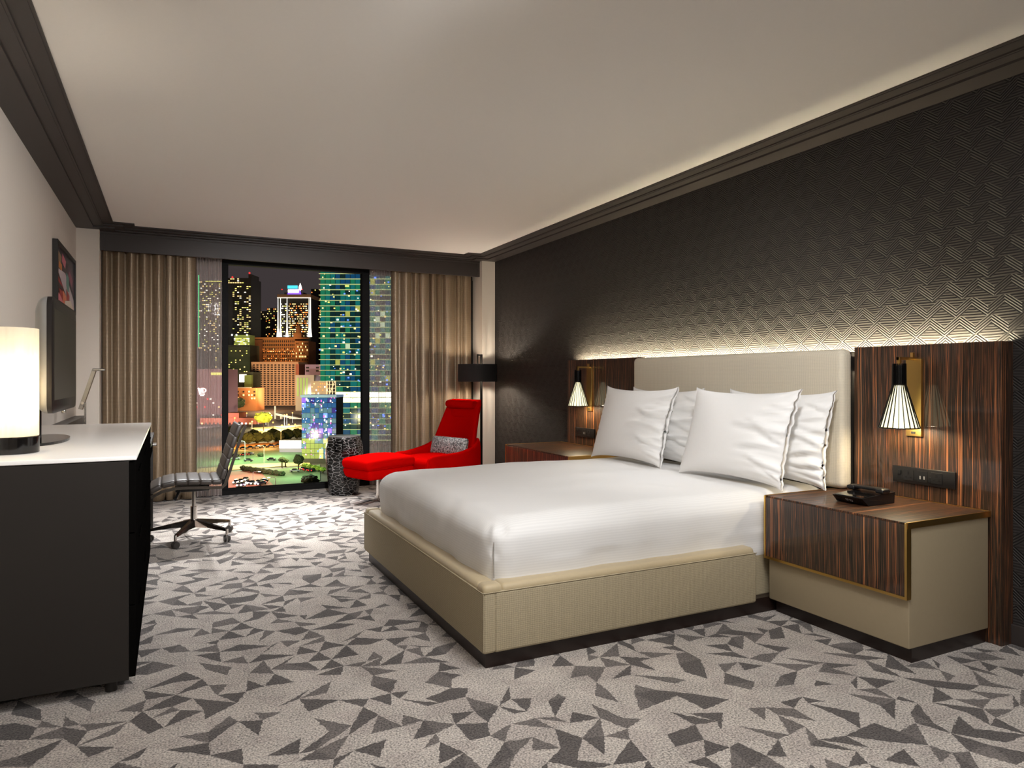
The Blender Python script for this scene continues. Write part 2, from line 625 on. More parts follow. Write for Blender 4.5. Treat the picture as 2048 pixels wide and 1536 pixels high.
def make_carpet():
    s = 0.088
    x0, y0 = XL - 0.02, YB - 0.02
    nx, ny = int((XR + 0.06 - x0) / s) + 1, int((YW + 0.1 - y0) / s) + 1
    P = {}
    for i in range(nx + 1):
        for j in range(ny + 1):
            jx = 0 if i in (0, nx) else rng.uniform(-0.027, 0.027)
            jy = 0 if j in (0, ny) else rng.uniform(-0.027, 0.027)
            P[i, j] = (x0 + i * s + jx + (0.5 * s if (j % 2 and 0 < i < nx) else 0) * 0.6, y0 + j * s + jy)
    verts, vid, edges = [], {}, {}

    def vtx(k):
        if k not in vid:
            vid[k] = len(verts)
            verts.append((*P[k], 0.0))
        return vid[k]

    def edge(a, b):
        key = (a, b) if a < b else (b, a)
        if key not in edges:
            (ax, ay), (bx, by) = P[key[0]], P[key[1]]
            L = math.hypot(bx - ax, by - ay)
            near = ay < 5.2 and ay > -0.5
            n = max(2, int(L / (0.010 if near else 0.03)))
            ids = []
            for q in range(1, n):
                t = q / n
                w = rng.uniform(-0.0036, 0.0036) * min(1.0, 3 * t, 3 * (1 - t))
                nxn, nyn = -(by - ay) / L, (bx - ax) / L
                ids.append(len(verts))
                verts.append((ax + (bx - ax) * t + nxn * w, ay + (by - ay) * t + nyn * w, 0.0))
            edges[key] = ids
        ids = edges[key]
        return ids if a < b else list(reversed(ids))
    faces, mi = [], []
    pend = {}
    for j in range(ny):
        for i in range(nx):
            q = [(i, j), (i + 1, j), (i + 1, j + 1), (i, j + 1)]
            opts = [[(q[0], q[1], q[2]), (q[0], q[2], q[3])], [(q[0], q[1], q[3]), (q[1], q[2], q[3])]]
            if rng.random() < 0.5:
                opts.reverse()

            def worst(ts):
                return min((P[b][0] - P[a][0]) * (P[c][1] - P[a][1]) - (P[b][1] - P[a][1]) * (P[c][0] - P[a][0]) for a, b, c in ts)
            tris = opts[0] if worst(opts[0]) > 0.22 * s * s else max(opts, key=worst)
            r = rng.random()
            dk = (1, 0) if r < 0.33 else ((0, 1) if r < 0.58 else ((1, 1) if r < 0.60 else (0, 0)))
            for t, d in zip(tris, dk):
                (xa, ya), (xb, yb), (xc, yc) = P[t[0]], P[t[1]], P[t[2]]
                if (xb - xa) * (yc - ya) - (yb - ya) * (xc - xa) < 0:
                    t = (t[0], t[2], t[1])
                loop = []
                for a, b in zip(t, t[1:] + t[:1]):
                    loop.append(vtx(a))
                    loop += edge(a, b)
                faces.append(loop)
                mi.append((2 + (rng.random() < 0.4)) if d else (rng.random() < 0.35) * 1)
    mb = MB()
    mb.v = [Vector(v) for v in verts]
    mb.f, mb.mi = faces, [int(m) for m in mi]
    ms = [carpet('carpet_pale', (186, 177, 168)), carpet('carpet_pale_warm', (178, 168, 160)),
          carpet('carpet_grey', (92, 86, 83)), carpet('carpet_grey_soft', (110, 103, 99))]
    return mb.build('floor', ms)


struct(make_carpet())
struct(MB().box(XL - 0.1, XR + 0.1, YB - 0.1, YW + 0.2, ZC, ZC + 0.1).build('ceiling', M_ceiling))
struct(MB().box(XL - 0.1, XL, YB, YW + 0.1, 0, ZC).build('wall_left', M_wall_cream))
struct(MB().box(XR, XR + 0.1, YB, YW + 0.1, 0, ZC).build('wall_right', M_paper))
struct(MB().box(XL, XR, YB - 0.1, YB, 0, ZC).build('wall_back', M_wall_cream))
w = MB()
w.box(XL, -0.587, YF, YW + 0.1, 0, ZC).box(3.254, XR, YF, YW + 0.1, 0, ZC)
w.box(-0.587, 3.254, YW - 0.02, YW + 0.1, 2.46, ZC)
struct(w.build('wall_window', M_wall_cream))
# seam strips on the window-side piers
struct(MB().box(-0.600, -0.592, YF - 0.004, YF, 0.0, 2.57).build('trim_4', M_wall_cream))


def crown(e, z0, z1, name):
    poly = [(XL, YB), (XL, YF + 0.07), (XR, YF + 0.07), (XR, YB),
            (3.114 + e, YB), (3.114 + e, 7.112 + e), (2.968 + e, 7.112 + e), (2.968 + e, 7.235 + e),
            (-0.294 - e, 7.235 + e), (-0.294 - e, 7.112 + e), (-0.461 - e, 7.112 + e), (-0.461 - e, YB)]
    struct(MB().prism(poly, z0, z1).build(name, M_black_trim))


crown(0.0, 2.592, 2.600, 'trim_1')
crown(0.085, 2.582, 2.5895, 'trim_2')
crown(0.165, 2.568, 2.5795, 'trim_3')
crown(0.012, 2.5895, 2.592, 'trim_5')       # shadow gaps between the bands
crown(0.097, 2.5795, 2.582, 'trim_6')
for x0, x1, nm in ((XL, XL + 0.015, 'baseboard_left'), (XR - 0.015, XR, 'baseboard_right')):
    struct(MB().rbox(x0, x1, YB, YF, 0, 0.09, 0.003, 1).build(nm, M_black_trim if x0 > 0 else M_wall_cream))

# --- curtain box above the window
val = thing('curtain_valance', 'dark bronze boxed valance across the top of the window', 'valance', (1.33, 7.5, 2.39))
o = (1.33, 7.5, 2.39)
MB(o).rbox(-0.586, 3.253, 7.45, 7.475, 2.39, 2.568, 0.003, 1).build('front_board', M_black_trim, val)
MB(o).rbox(-0.586, 3.253, 7.438, 7.45, 2.545, 2.568, 0.003, 1).build('top_band', M_black_trim, val)
for x in (-0.586, 3.218):
    MB(o).rbox(x, x + 0.035, 7.443, 7.45, 2.39, 2.545, 0.002, 1).build('end_stile', M_black_trim, val)
MB(o).box(-0.586, 3.253, 7.475, 7.64, 2.55, 2.568).build('top_board', M_black_trim, val)

# --- window: black frame, two mullions, three panes
win = struct(MB().box(-0.587, 3.254, YW - 0.03, YW + 0.05, 0.0, 0.062).build('window_1', M_window_frame))


def wpart(nm, m, *b):
    return MB().box(*b).build(nm, m, win)


wpart('head', M_window_frame, -0.587, 3.254, YW - 0.03, YW + 0.05, 2.372, 2.46)
wpart('sill_rail', M_window_frame, -0.587, 3.254, YW - 0.045, YW - 0.03, 0.0, 0.045)
for a, b2 in ((-0.587, -0.54), (0.474, 0.531), (1.919, 1.999), (3.20, 3.254)):
    wpart('mullion', M_window_frame, a, b2, YW - 0.045, YW + 0.05, 0.062, 2.372)
for a, b2 in ((-0.54, 0.474), (0.531, 1.919), (1.999, 3.20)):
    wpart('pane', M_glass, a, b2, YW, YW + 0.006, 0.062, 2.372)


# --- drapes and sheers
def drape(name, label, x0, x1, yc, depth, nf, material, z0, z1, seed, cat='curtain', group=None, dens=10, thin=False):
    r = random.Random(seed)
    ws = [r.uniform(0.6, 1.5) for _ in range(nf)]
    tot = sum(ws)
    cuts = [x0]
    for q in ws:
        cuts.append(cuts[-1] + (x1 - x0) * q / tot)
    amp = [depth * r.uniform(0.75, 1.15) for _ in range(nf)]
    ph = [r.uniform(-1, 1) for _ in range(nf)]
    nz = 26

    def pt(u, v):
        k = min(nf - 1, int(u * nf))
        t = u * nf - k
        z = z0 + (z1 - z0) * v
        if thin:
            yy = yc + depth * 0.5 * math.sin(2 * math.pi * (t + 0.1 * ph[k]))
            xx = cuts[k] + (cuts[k + 1] - cuts[k]) * t
        else:
            prof = abs(math.sin(math.pi * t)) ** 0.5
            sway = 0.010 * math.sin(3.1 * v + 2.0 * ph[k] + k) * (1 - v) * math.sin(math.pi * t)
            lean = 0.012 * ph[k] * math.sin(2 * math.pi * t)
            yy = yc - amp[k] * prof * (0.86 + 0.14 * math.cos(4.5 * v + 3 * ph[k]))
            xx = cuts[k] + (cuts[k + 1] - cuts[k]) * t + lean + sway
        return (xx, yy, z)
    mb = MB(((x0 + x1) / 2, yc, 0))
    mb.grid(pt, nf * dens, nz)
    ob = mb.build(name, material, smooth=180)
    if not thin:
        md = ob.modifiers.new('cloth_thickness', 'SOLIDIFY')
        md.thickness = 0.003
    return tag(ob, label, cat, group)


M_drape = weave('bronze_woven_drape', (136, 117, 94), 520, 0.40, 0.6, stripe=1.1, metal=0.4, spec=0.6, dark=0.55)
drape('drape', 'bronze shimmering drape with deep folds left of the window, above the desk', -0.585, 0.234, 7.585, 0.088, 8, M_drape, 0.012, 2.545, 3)
drape('drape', 'bronze shimmering drape with deep folds right of the window, behind the red armchair', 2.225, 3.20, 7.585, 0.088, 9, M_drape, 0.012, 2.545, 8)
drape('sheer_curtain', 'translucent white sheer beside the left drape, behind the office chair', 0.15, 0.468, 7.61, 0.03, 11, M_sheer, 0.012, 2.545, 5, dens=10, thin=True)
drape('sheer_curtain', 'translucent white sheer beside the right drape, over the teal tower', 1.99, 2.32, 7.61, 0.03, 11, M_sheer, 0.012, 2.545, 6, dens=10, thin=True)

# ================================================================== HEADBOARD WALL
PX = 3.33                                                   # face of the veneer panels


def panel(label, y0, y1):
    t = thing('veneer_wall_panel', label, 'wall panel', (PX, (y0 + y1) / 2, 0), group='macassar panels either side of the headboard')
    oo = (PX, (y0 + y1) / 2, 0)
    MB(oo).rbox(PX, PX + 0.022, y0, y1, 0.0, 1.368, 0.0015, 1).build('face_board', M_veneer, t)
    MB(oo).box(PX + 0.022, PX + 0.024, y0, y1, 0.0, 1.360).build('backing', M_black_satin, t)
    return t, oo


near_panel, oo = panel('striped dark wood wall panel behind the nearer bedside table', 1.815, 2.545)
MB(oo).box(PX + 0.0005, XR - 0.0005, 1.803, 1.8148, 0.0, 1.3675).build('end_return', M_veneer_edge, near_panel)
far_panel, oo = panel('striped dark wood wall panel behind the farther bedside table', 4.42, 5.572)
MB(oo).box(PX + 0.024, XR - 0.0005, 5.552, 5.564, 0.0, 1.362).build('end_return', M_veneer_edge, far_panel)

# upholstered headboard
hb = thing('headboard', 'tall oatmeal upholstered headboard with rounded edges behind the pillows', 'headboard', (3.28, 3.485, 0))
oo = (3.28, 3.485, 0)
MB(oo).rbox(3.235, 3.325, 2.545, 4.428, 0.602, 1.358, 0.035, 6, sub=(1, 12, 8)).build('cushion', M_headcloth, hb, smooth=60)
MB(oo).box(3.3255, 3.352, 2.56, 4.41, 0.0, 1.345).build('back_board', M_black_satin, hb)
pp = MB(oo)
for y in (2.556, 4.417):
    pp.tube((3.250, y, 0.63), (3.250, y, 1.325), 0.003, n=6)
pp.tube((3.250, 2.58, 1.349), (3.250, 4.39, 1.349), 0.003, n=6)
pp.build('piping', M_headcloth, hb, smooth=60)

# light strip hidden behind the panels and headboard, washing the wall
M_led = glow('led_strip_glow', (255, 242, 206), 470.0, quiet=False)
led = thing('cove_light_strip', 'hidden warm light strip along the top of the headboard wall', 'light strip', (3.38, 3.69, 1.30))
oo = (3.38, 3.69, 1.30)
MB(oo).box(3.356, 3.366, 1.86, 5.52, 1.24, 1.32).build('channel', M_nickel, led)
MB(oo).box(3.366, 3.370, 1.87, 5.50, 1.272, 1.310).build('diffuser', M_led, led)


# --- bedside tables
def nightstand(y0, y1, label):
    oo = (3.05, (y0 + y1) / 2, 0)
    t = thing('bedside_table', label, 'bedside table', oo, group='bedside tables either side of the bed')
    MB(oo).rbox(2.762, 3.322, y0 + 0.008, y1 - 0.008, 0.067, 0.574, 0.006, 2).build('body', M_leather, t, smooth=40)
    MB(oo).box(2.80, 3.32, y0 + 0.022, y1 - 0.022, 0.0, 0.067).build('plinth', M_plinth, t)
    MB(oo).box(2.746, 3.322, y0 + 0.006, y1 - 0.006, 0.577, 0.598).build('top', M_veneer_top, t)
    br = MB(oo)
    br.box(2.740, 3.324, y0 - 0.001, y0 + 0.006, 0.574, 0.600)
    br.box(2.740, 3.324, y1 - 0.006, y1 + 0.001, 0.574, 0.600)
    br.box(3.318, 3.3245, y0 + 0.006, y1 - 0.006, 0.594, 0.601)
    br.build('brass_edge', M_brass, t)
    d = MB(oo).rbox(2.738, 2.760, y0 + 0.010, y1 - 0.010, 0.290, 0.590, 0.001, 1).build('drawer_front', M_veneer, t)
    fr = MB(oo)
    fr.box(2.735, 2.764, y0, y0 + 0.010, 0.278, 0.597)
    fr.box(2.735, 2.764, y1 - 0.010, y1, 0.278, 0.597)
    fr.box(2.735, 2.764, y0 + 0.010, y1 - 0.010, 0.278, 0.290)
    f = fr.build('brass_frame', M_brass, d)
    return t


nightstand(1.845, 2.615, 'bedside table with brass edges and a telephone on top, nearer the camera')
nightstand(4.56, 5.68, 'bedside table with brass edges on the far side of the bed')


# --- brass sconces with ribbed cone shades
M_shade_glow = glow('lit_cream_glass', (255, 244, 200), 1.15, quiet=False)


def sconce(x, y, py0, py1, label):
    oo = (PX, (py0 + py1) / 2, 0.91)
    t = thing('wall_sconce', label, 'wall lamp', oo, group='brass sconces on the veneer panels')
    ym = (py0 + py1) / 2
    bp = MB(oo).rbox(PX - 0.016, PX, py0, py1, 0.912, 1.296, 0.001, 1).build('backplate', M_brass, t)
    MB(oo).rbox(PX - 0.020, PX - 0.016, ym - 0.010, ym + 0.010, 0.925, 0.935, 0.001, 1).build('switch', M_black_plastic, bp)
    a = MB(oo)
    a.box(x - 0.007, PX, ym - 0.007, ym + 0.007, 1.290, 1.304)
    a.box(x - 0.007, x + 0.007, min(y, ym) - 0.007, max(y, ym) + 0.007, 1.290, 1.304)
    a.box(x - 0.007, x + 0.007, y - 0.007, y + 0.007, 1.262, 1.290)
    a.box(PX - 0.030, PX - 0.016, ym - 0.007, ym + 0.007, 1.304, 1.328)
    a.build('arm', M_brass, t)
    MB(oo).lathe([(0.022, 1.165), (0.026, 1.17), (0.026, 1.262), (0.012, 1.266)], (x, y, 0), 24).build('neck', M_black_metal, t, smooth=40)
    MB(oo).lathe([(0.086, 0.962), (0.028, 1.165), (0.026, 1.165), (0.084, 0.962)], (x, y, 0), 40, cap=False).build('glass_cone', M_shade_glow, t, smooth=60)
    MB(oo).lathe([(0.0885, 0.956), (0.0905, 0.956), (0.0905, 0.961), (0.0865, 0.961)], (x, y, 0), 40, cap=False).build('rim_ring', M_black_metal, t, smooth=60)
    rb = MB()
    for k in range(1):
        pts = [(0.0915, 0.957), (0.031, 1.168), (0.030, 1.272)]
        for (r0, z0), (r1, z1) in zip(pts[:-1], pts[1:]):
            w2 = 0.0017
            rb.add([(r0 - 0.004, -w2, z0), (r0 + 0.001, -w2, z0), (r0 + 0.001, w2, z0), (r0 - 0.004, w2, z0),
                    (r1 - 0.004, -w2, z1), (r1 + 0.001, -w2, z1), (r1 + 0.001, w2, z1), (r1 - 0.004, w2, z1)],
                   [(0, 3, 2, 1), (4, 5, 6, 7), (0, 1, 5, 4), (2, 3, 7, 6), (1, 2, 6, 5), (0, 4, 7, 3)])
    first = rb.build('rib', M_black_metal, t)
    first.location = Vector((x, y, 0)) - Vector(oo)
    for k in range(1, 22):
        c = first.copy()
        COL.objects.link(c)
        c.parent = t
        c.rotation_euler = (0, 0, 2 * math.pi * k / 22)
    lamp('POINT', 'sconce_bulb', (x, y, 0.985), 6.0, (1.0, 0.86, 0.62), size=0.03)
    return t


sconce(3.20, 2.197, 2.162, 2.240, 'lit brass sconce with black ribbed cone shade above the telephone')
sconce(3.20, 5.176, 5.136, 5.217, 'lit brass sconce with black ribbed cone shade on the far wall panel')


# --- socket plates
def sockets(yc, hw, label):
    oo = (PX, yc, 0.714)
    t = thing('socket_plate', label, 'socket plate', oo, group='black socket plates on the veneer panels')
    x = PX - 0.010
    MB(oo).rbox(x, PX, yc - hw, yc + hw, 0.674, 0.755, 0.002, 2).build('plate', M_black_plastic, t, smooth=40)
    k = hw / 0.157
    dk = mat('socket_hole_black', (5, 5, 5), 0.6)
    lt = mat('socket_grey_mark', (150, 148, 146), 0.5)
    MB(oo).rbox(x - 0.006, x, yc + 0.112 * k, yc + 0.128 * k, 0.712, 0.735, 0.002, 2).build('rocker_switch', M_black_plastic, t, smooth=40)
    for c in (0.072, -0.070):
        s = MB(oo).rbox(x - 0.0025, x, yc + (c - 0.027) * k, yc + (c + 0.027) * k, 0.688, 0.742, 0.001, 1).build('socket', M_black_plastic, t)
        h = MB(oo)
        h.box(x - 0.0032, x - 0.0024, yc + (c - 0.004) * k, yc + (c + 0.004) * k, 0.718, 0.734)
        h.box(x - 0.0032, x - 0.0024, yc + (c - 0.018) * k, yc + (c - 0.007) * k, 0.701, 0.708)
        h.box(x - 0.0032, x - 0.0024, yc + (c + 0.007) * k, yc + (c + 0.018) * k, 0.701, 0.708)
        h.build('pin_holes', dk, s)
    u = MB(oo).rbox(x - 0.002, x, yc - 0.024 * k, yc + 0.026 * k, 0.688, 0.742, 0.001, 1).build('charging_module', M_black_plastic, t)
    h = MB(oo)
    h.box(x - 0.0028, x - 0.0019, yc + 0.008 * k, yc + 0.014 * k, 0.702, 0.718)
    h.box(x - 0.0028, x - 0.0019, yc - 0.012 * k, yc - 0.006 * k, 0.702, 0.718)
    h.build('charging_port', lt, u)
    MB(oo).box(x - 0.0035, x, yc - 0.042 * k, yc - 0.034 * k, 0.693, 0.716).build('data_port', dk, t)
    return t


sockets(2.158, 0.157, 'long black socket plate with switches above the telephone')
sockets(5.26, 0.157, 'long black socket plate partly hidden behind the leftmost pillow')

# --- telephone
ph_c = Vector((3.02, 2.255, 0.600))
ph = thing('telephone', 'black desk telephone on the nearer bedside table', 'telephone', ph_c, 0.02)
t = MB()
# wedge body: front face towards -x (local), rises to the back
t.add([(-0.085, -0.085, 0), (-0.085, 0.085, 0), (0.105, 0.085, 0), (0.105, -0.085, 0),
       (-0.125, -0.080, 0.036), (-0.125, 0.080, 0.036), (0.110, 0.085, 0.052), (0.110, -0.085, 0.052)],
      [(0, 1, 2, 3), (4, 7, 6, 5), (0, 4, 5, 1), (1, 5, 6, 2), (2, 6, 7, 3), (3, 7, 4, 0)])
body = t.build('phone_body', mat('phone_black', (22, 22, 23), 0.28, bump=(900, 0.03, 0.0003)), ph)
t = MB()
t.add([(-0.118, -0.072, 0.0375), (-0.118, 0.072, 0.0375), (-0.02, 0.072, 0.0442), (-0.02, -0.072, 0.0442),
       (-0.118, -0.072, 0.0395), (-0.118, 0.072, 0.0395), (-0.02, 0.072, 0.0462), (-0.02, -0.072, 0.0462)],
      [(0, 1, 2, 3), (4, 7, 6, 5), (0, 4, 5, 1), (1, 5, 6, 2), (2, 6, 7, 3), (3, 7, 4, 0)])
t.build('keypad_glass', M_black_gloss, ph)
t = MB()
t.rbox(0.005, 0.055, -0.090, 0.090, 0.060, 0.074, 0.006, 3)
t.rbox(0.000, 0.060, -0.098, -0.055, 0.050, 0.072, 0.009, 3)
t.rbox(0.000, 0.060, 0.055, 0.098, 0.050, 0.072, 0.009, 3)
t.build('handset', M_black_plastic, ph, smooth=50)


def on_front(y, q, out=0.0006):
    # q = 0 bottom .. 1 top of the slanted front face
    return (-0.085 - 0.040 * q - out, y, 0.036 * q + 0.0)


holes = MB()
for side in (-1, 1):
    for rr in range(3):
        for cc in range(4):
            y = side * 0.050 + (cc - 1.5) * 0.0085 + (rr % 2) * 0.004
            q = 0.32 + rr * 0.2
            a, b2 = 0.0022, 0.055
            holes.add([on_front(y - a, q - b2), on_front(y + a, q - b2), on_front(y + a, q + b2), on_front(y - a, q + b2)], [(0, 3, 2, 1)])
holes.build('speaker_holes', mat('phone_hole_black', (3, 3, 3), 0.7), body)['kind'] = 'stuff'
lg = MB()


def stroke(pts, wd=0.0023):
    for (y0, q0), (y1, q1) in zip(pts[:-1], pts[1:]):
        lg.add([on_front(y0 - wd, q0, 0.001), on_front(y0 + wd, q0, 0.001), on_front(y1 + wd, q1, 0.001), on_front(y1 - wd, q1, 0.001)], [(0, 1, 2, 3)])


stroke([(0.017, 0.38), (0.018, 0.55), (0.015, 0.68), (0.010, 0.70), (0.006, 0.58), (0.010, 0.50), (0.015, 0.52), (0.012, 0.36), (0.009, 0.33)])
stroke([(0.006, 0.60), (0.002, 0.52), (-0.002, 0.60), (-0.003, 0.34), (-0.006, 0.30)])
stroke([(-0.002, 0.55), (-0.008, 0.64), (-0.013, 0.55), (-0.012, 0.34), (-0.008, 0.28)])
lg.build('white_logo', mat('phone_logo_white', (225, 225, 228), 0.5), body)

# ================================================================== BED
bed = thing('bed', 'king size bed with beige upholstered box base on a dark plinth', 'bed', (2.2, 3.55, 0))
oo = (2.2, 3.55, 0)
MB(oo).box(1.168, 3.22, 2.612, 4.488, 0.0, 0.075).build('plinth', M_plinth, bed)
MB(oo).rbox(1.20, 3.225, 2.655, 4.445, 0.070, 0.315, 0.01, 2).build('inner_base', M_bedcloth, bed)
rails = []
rails.append(MB(oo).rbox(1.143, 1.205, 2.582, 4.520, 0.068, 0.322, 0.014, 4, sub=(1, 8, 2)).build('foot_rail', M_bedcloth, bed, smooth=50))
rails.append(MB(oo).rbox(1.195, 2.652, 2.580, 2.660, 0.068, 0.322, 0.014, 4, sub=(8, 1, 2)).build('side_rail', M_bedcloth, bed, smooth=50))
rails.append(MB(oo).rbox(1.195, 2.652, 4.440, 4.522, 0.068, 0.322, 0.014, 4, sub=(8, 1, 2)).build('side_rail', M_bedcloth, bed, smooth=50))
# padded top roll along the rails, corner pads, seams
MB(oo).rbox(1.150, 1.235, 2.655, 4.450, 0.300, 0.346, 0.022, 5, sub=(1, 10, 1)).build('top_pad', M_bedpad, rails[0], smooth=60)
MB(oo).rbox(1.230, 2.648, 2.588, 2.690, 0.300, 0.346, 0.022, 5, sub=(10, 1, 1)).build('top_pad', M_bedpad, rails[1], smooth=60)
MB(oo).rbox(1.230, 2.648, 4.420, 4.515, 0.300, 0.346, 0.022, 5, sub=(10, 1, 1)).build('top_pad', M_bedpad, rails[2], smooth=60)
for y0, y1 in ((2.586, 2.662), (4.442, 4.516)):
    MB(oo).rbox(1.147, 1.236, y0, y1, 0.302, 0.350, 0.02, 5).build('corner_pad', M_bedpad, bed, smooth=60)
sm = MB(oo)
sm.tube((1.1452, 2.5842, 0.08), (1.1452, 2.5842, 0.318), 0.0022, n=6)
sm.tube((1.146, 4.518, 0.08), (1.146, 4.518, 0.318), 0.0022, n=6)
sm.path([(2.650, 2.5805, 0.319), (1.147, 2.5815, 0.319), (1.1435, 2.588, 0.319), (1.1435, 4.515, 0.319)], 0.0022, 6)
sm.build('piping', M_bedcloth, bed, smooth=60)
MB(oo).rbox(1.26, 3.215, 2.705, 4.40, 0.31, 0.55, 0.05, 4).build('mattress', M_linen, bed, smooth=60)

# --- white coverlet over the mattress


def cover_fn(p, d):
    x, y, z = p
    q = Vector((x * 2.1, y * 2.1, z * 2.1))
    n1 = noise.noise(q * 1.2)
    n2 = noise.noise(Vector((x * 6, y * 6, z * 3)) + Vector((7, 3, 1)))
    side = max(0.0, min(1.0, (0.60 - z) / 0.10))
    top = 1 - side
    z += top * (0.010 * n1 + 0.0035 * n2)
    # gentle crown of the mattress, drooping to the edges
    cx, cy = (x - 2.25) / 1.05, (y - 3.55) / 0.95
    z -= 0.020 * top * max(0.0, (abs(cx) ** 4) * (cx < 0) + abs(cy) ** 5) * 0.9
    if side > 0:
        out = Vector((d.x / 1.05 if x < 1.30 else 0, d.y / 0.93 if (y < 2.76 or y > 4.36) else 0, 0))
        if out.length > 0:
            out.normalize()
            drop = (0.60 - z) / 0.25
            rip = noise.noise(Vector((x * 9, y * 9, z * 1.5)))
            x += out.x * (0.006 * rip + 0.012 * math.sin(math.pi * min(1, drop)))
            y += out.y * (0.006 * rip + 0.012 * math.sin(math.pi * min(1, drop)))
    # crumpled mitre at the near foot corner
    cd = math.hypot(x - 1.24, y - 2.68)
    if cd < 0.16 and z > 0.44:
        f_ = (1 - cd / 0.16) ** 1.5
        n3 = noise.noise(Vector((x * 22, y * 22, z * 10)))
        x += -0.012 * f_ * n3
        y += -0.012 * f_ * n3
        z += 0.012 * f_ * n3
    if z < 0.42:                                            # hem tucked unevenly into the base
        hem = 0.012 * noise.noise(Vector((x * 5, y * 5, 3.3)))
        x += hem * (1 if x < 1.3 else 0)
        y += hem * (1 if y < 2.8 else 0)
    return Vector((x, y, z))


cov = thing('coverlet', 'white striped coverlet drawn smooth over the bed', 'bedspread', (2.2, 3.55, 0.34))
oo = (2.2, 3.55, 0.34)
MB(oo).rbox(1.212, 3.316, 2.655, 4.452, 0.21, 0.612, 0.105, 10, sub=(80, 76, 12), fn=cover_fn).build('cloth', M_linen, cov, smooth=180)
se = MB(oo)
se.path([(1.238, 2.681, 0.348), (1.236, 2.679, 0.40), (1.235, 2.678, 0.45), (1.238, 2.681, 0.50)], 0.0024, 6)
se.build('corner_seam', mat('seam_grey', (170, 166, 160), 0.8), cov, smooth=60)


# --- pillows
def pillow(name, label, cx, cy, cz, W, H, T, tilt, yawz, seed):
    """upright pillow: local u along -y (towards the open end), v up, thickness along -x"""
    r = Vector((seed * 3.7, seed * 1.3, seed * 0.9))
    pr = random.Random(seed)
    creases = [(v0 + pr.uniform(-0.06, 0.06), pr.uniform(-0.25, 0.45), L_, pr.uniform(0.8, 1.25) * am, wd)
               for v0, L_, am, wd in ((0.62, 0.42, 0.050, 0.07), (0.36, 0.50, 0.055, 0.06), (0.12, 0.75, 0.060, 0.07),
                                      (-0.12, 0.95, 0.065, 0.08), (-0.36, 0.80, 0.060, 0.07), (-0.60, 0.60, 0.055, 0.06), (-0.8, 0.40, 0.040, 0.05))]

    def shape(u, v, s):
        a = 1 - abs(u) ** 2.4
        b2 = 1 - abs(v) ** 2.4
        th = T * (max(0, a) ** 0.55) * (max(0, b2) ** 0.55)
        # outline drawn in between the corners
        y = u * W * (1 - 0.055 * (1 - v * v)) + 0.02 * W * math.copysign(abs(u) ** 6, u) * abs(v) ** 3
        z = v * H * (1 - 0.085 * (1 - u * u) ** 1.0) + 0.05 * H * abs(u) ** 8 * v
        th *= 1 - 0.22 * v                                   # heavier below
        # creases running in from the open end
        e = max(0.0, u) ** 1.6
        fan = v * 6.5 + (1 - u) * 2.2 * (v + 0.35)
        for (v0, sl, L_, am, wd) in creases:
            if u > 1 - L_:
                q = (u - (1 - L_)) / L_
                dd = (v - (v0 + sl * (1 - u) + 0.05 * math.sin(5 * u + v0 * 9))) / wd
                th += am * dd * math.exp(-dd * dd) * math.sin(math.pi * min(1.0, q * 0.62)) * (max(0, b2) ** 0.3)
        c1 = noise.noise(Vector((u * 1.2, fan * 0.75, s * 0.3)) + r)
        c2 = noise.noise(Vector((u * 3.2, fan * 1.7, s)) + r * 2)
        cr = (1 - abs(c1) * 2.2)
        th += (0.034 * cr + 0.022 * c2) * e * (max(0, b2) ** 0.4) * (1 if u < 0.985 else 0.4)
        e2 = max(0.0, -u) ** 4
        th += 0.010 * c2 * e2 * (max(0, b2) ** 0.4)
        th += 0.006 * noise.noise(Vector((u * 1.6, v * 1.6, s)) + r)
        if abs(u) > 0.97 or abs(v) > 0.97:
            th = max(th, 0.004)
        if u > 0.90:                                         # open end of the case
            th = max(th, 0.030 * (max(0, b2) ** 0.5) * (1 + 0.7 * noise.noise(Vector((1.7, v * 5.0, s)) + r)))
        y += 0.012 * e * e * noise.noise(Vector((0.3, v * 9, 1.0)) + r)
        return y, z, max(th, 0.0015)
    mb = MB()
    nu, nv = 56, 44
    rings = []

    def uvmap(i, n):
        t = -1 + 2 * i / n
        return math.copysign(abs(math.sin(t * math.pi / 2)), t) * 0.6 + t * 0.4

    def front(i, j):
        u, v = uvmap(i * nu, nu), uvmap(j * nv, nv)
        y, z, th = shape(u, v, 0)
        return (-th * 0.60, -y, z)

    def back(i, j):
        u, v = uvmap(i * nu, nu), uvmap(j * nv, nv)
        y, z, th = shape(u, v, 5)
        return (th * 0.40, -y, z)
    mb.grid(lambda a, c: front(a, c), nu, nv)
    n0 = len(mb.f)
    mb.grid(lambda a, c: back(a, c), nu, nv)
    mb.f = [list(f) for f in mb.f[:n0]] + [list(reversed(f)) for f in mb.f[n0:]]
    # edge wall joining both faces
    off = (nu + 1) * (nv + 1)
    idx = lambda i, j: i * (nv + 1) + j
    loop = [(i, 0) for i in range(nu)] + [(nu, j) for j in range(nv)] + [(i, nv) for i in range(nu, 0, -1)] + [(0, j) for j in range(nv, 0, -1)]
    for (a, b2), (c, d) in zip(loop, loop[1:] + loop[:1]):
        mb.f.append([idx(a, b2), idx(c, d), off + idx(c, d), off + idx(a, b2)])
        mb.mi.append(0)
    ob = mb.build(name, M_pillow, smooth=180)
    ob.location = (cx, cy, cz)
    ob.rotation_euler = (0, tilt, yawz)
    return tag(ob, label, 'pillow', 'white pillows against the headboard')


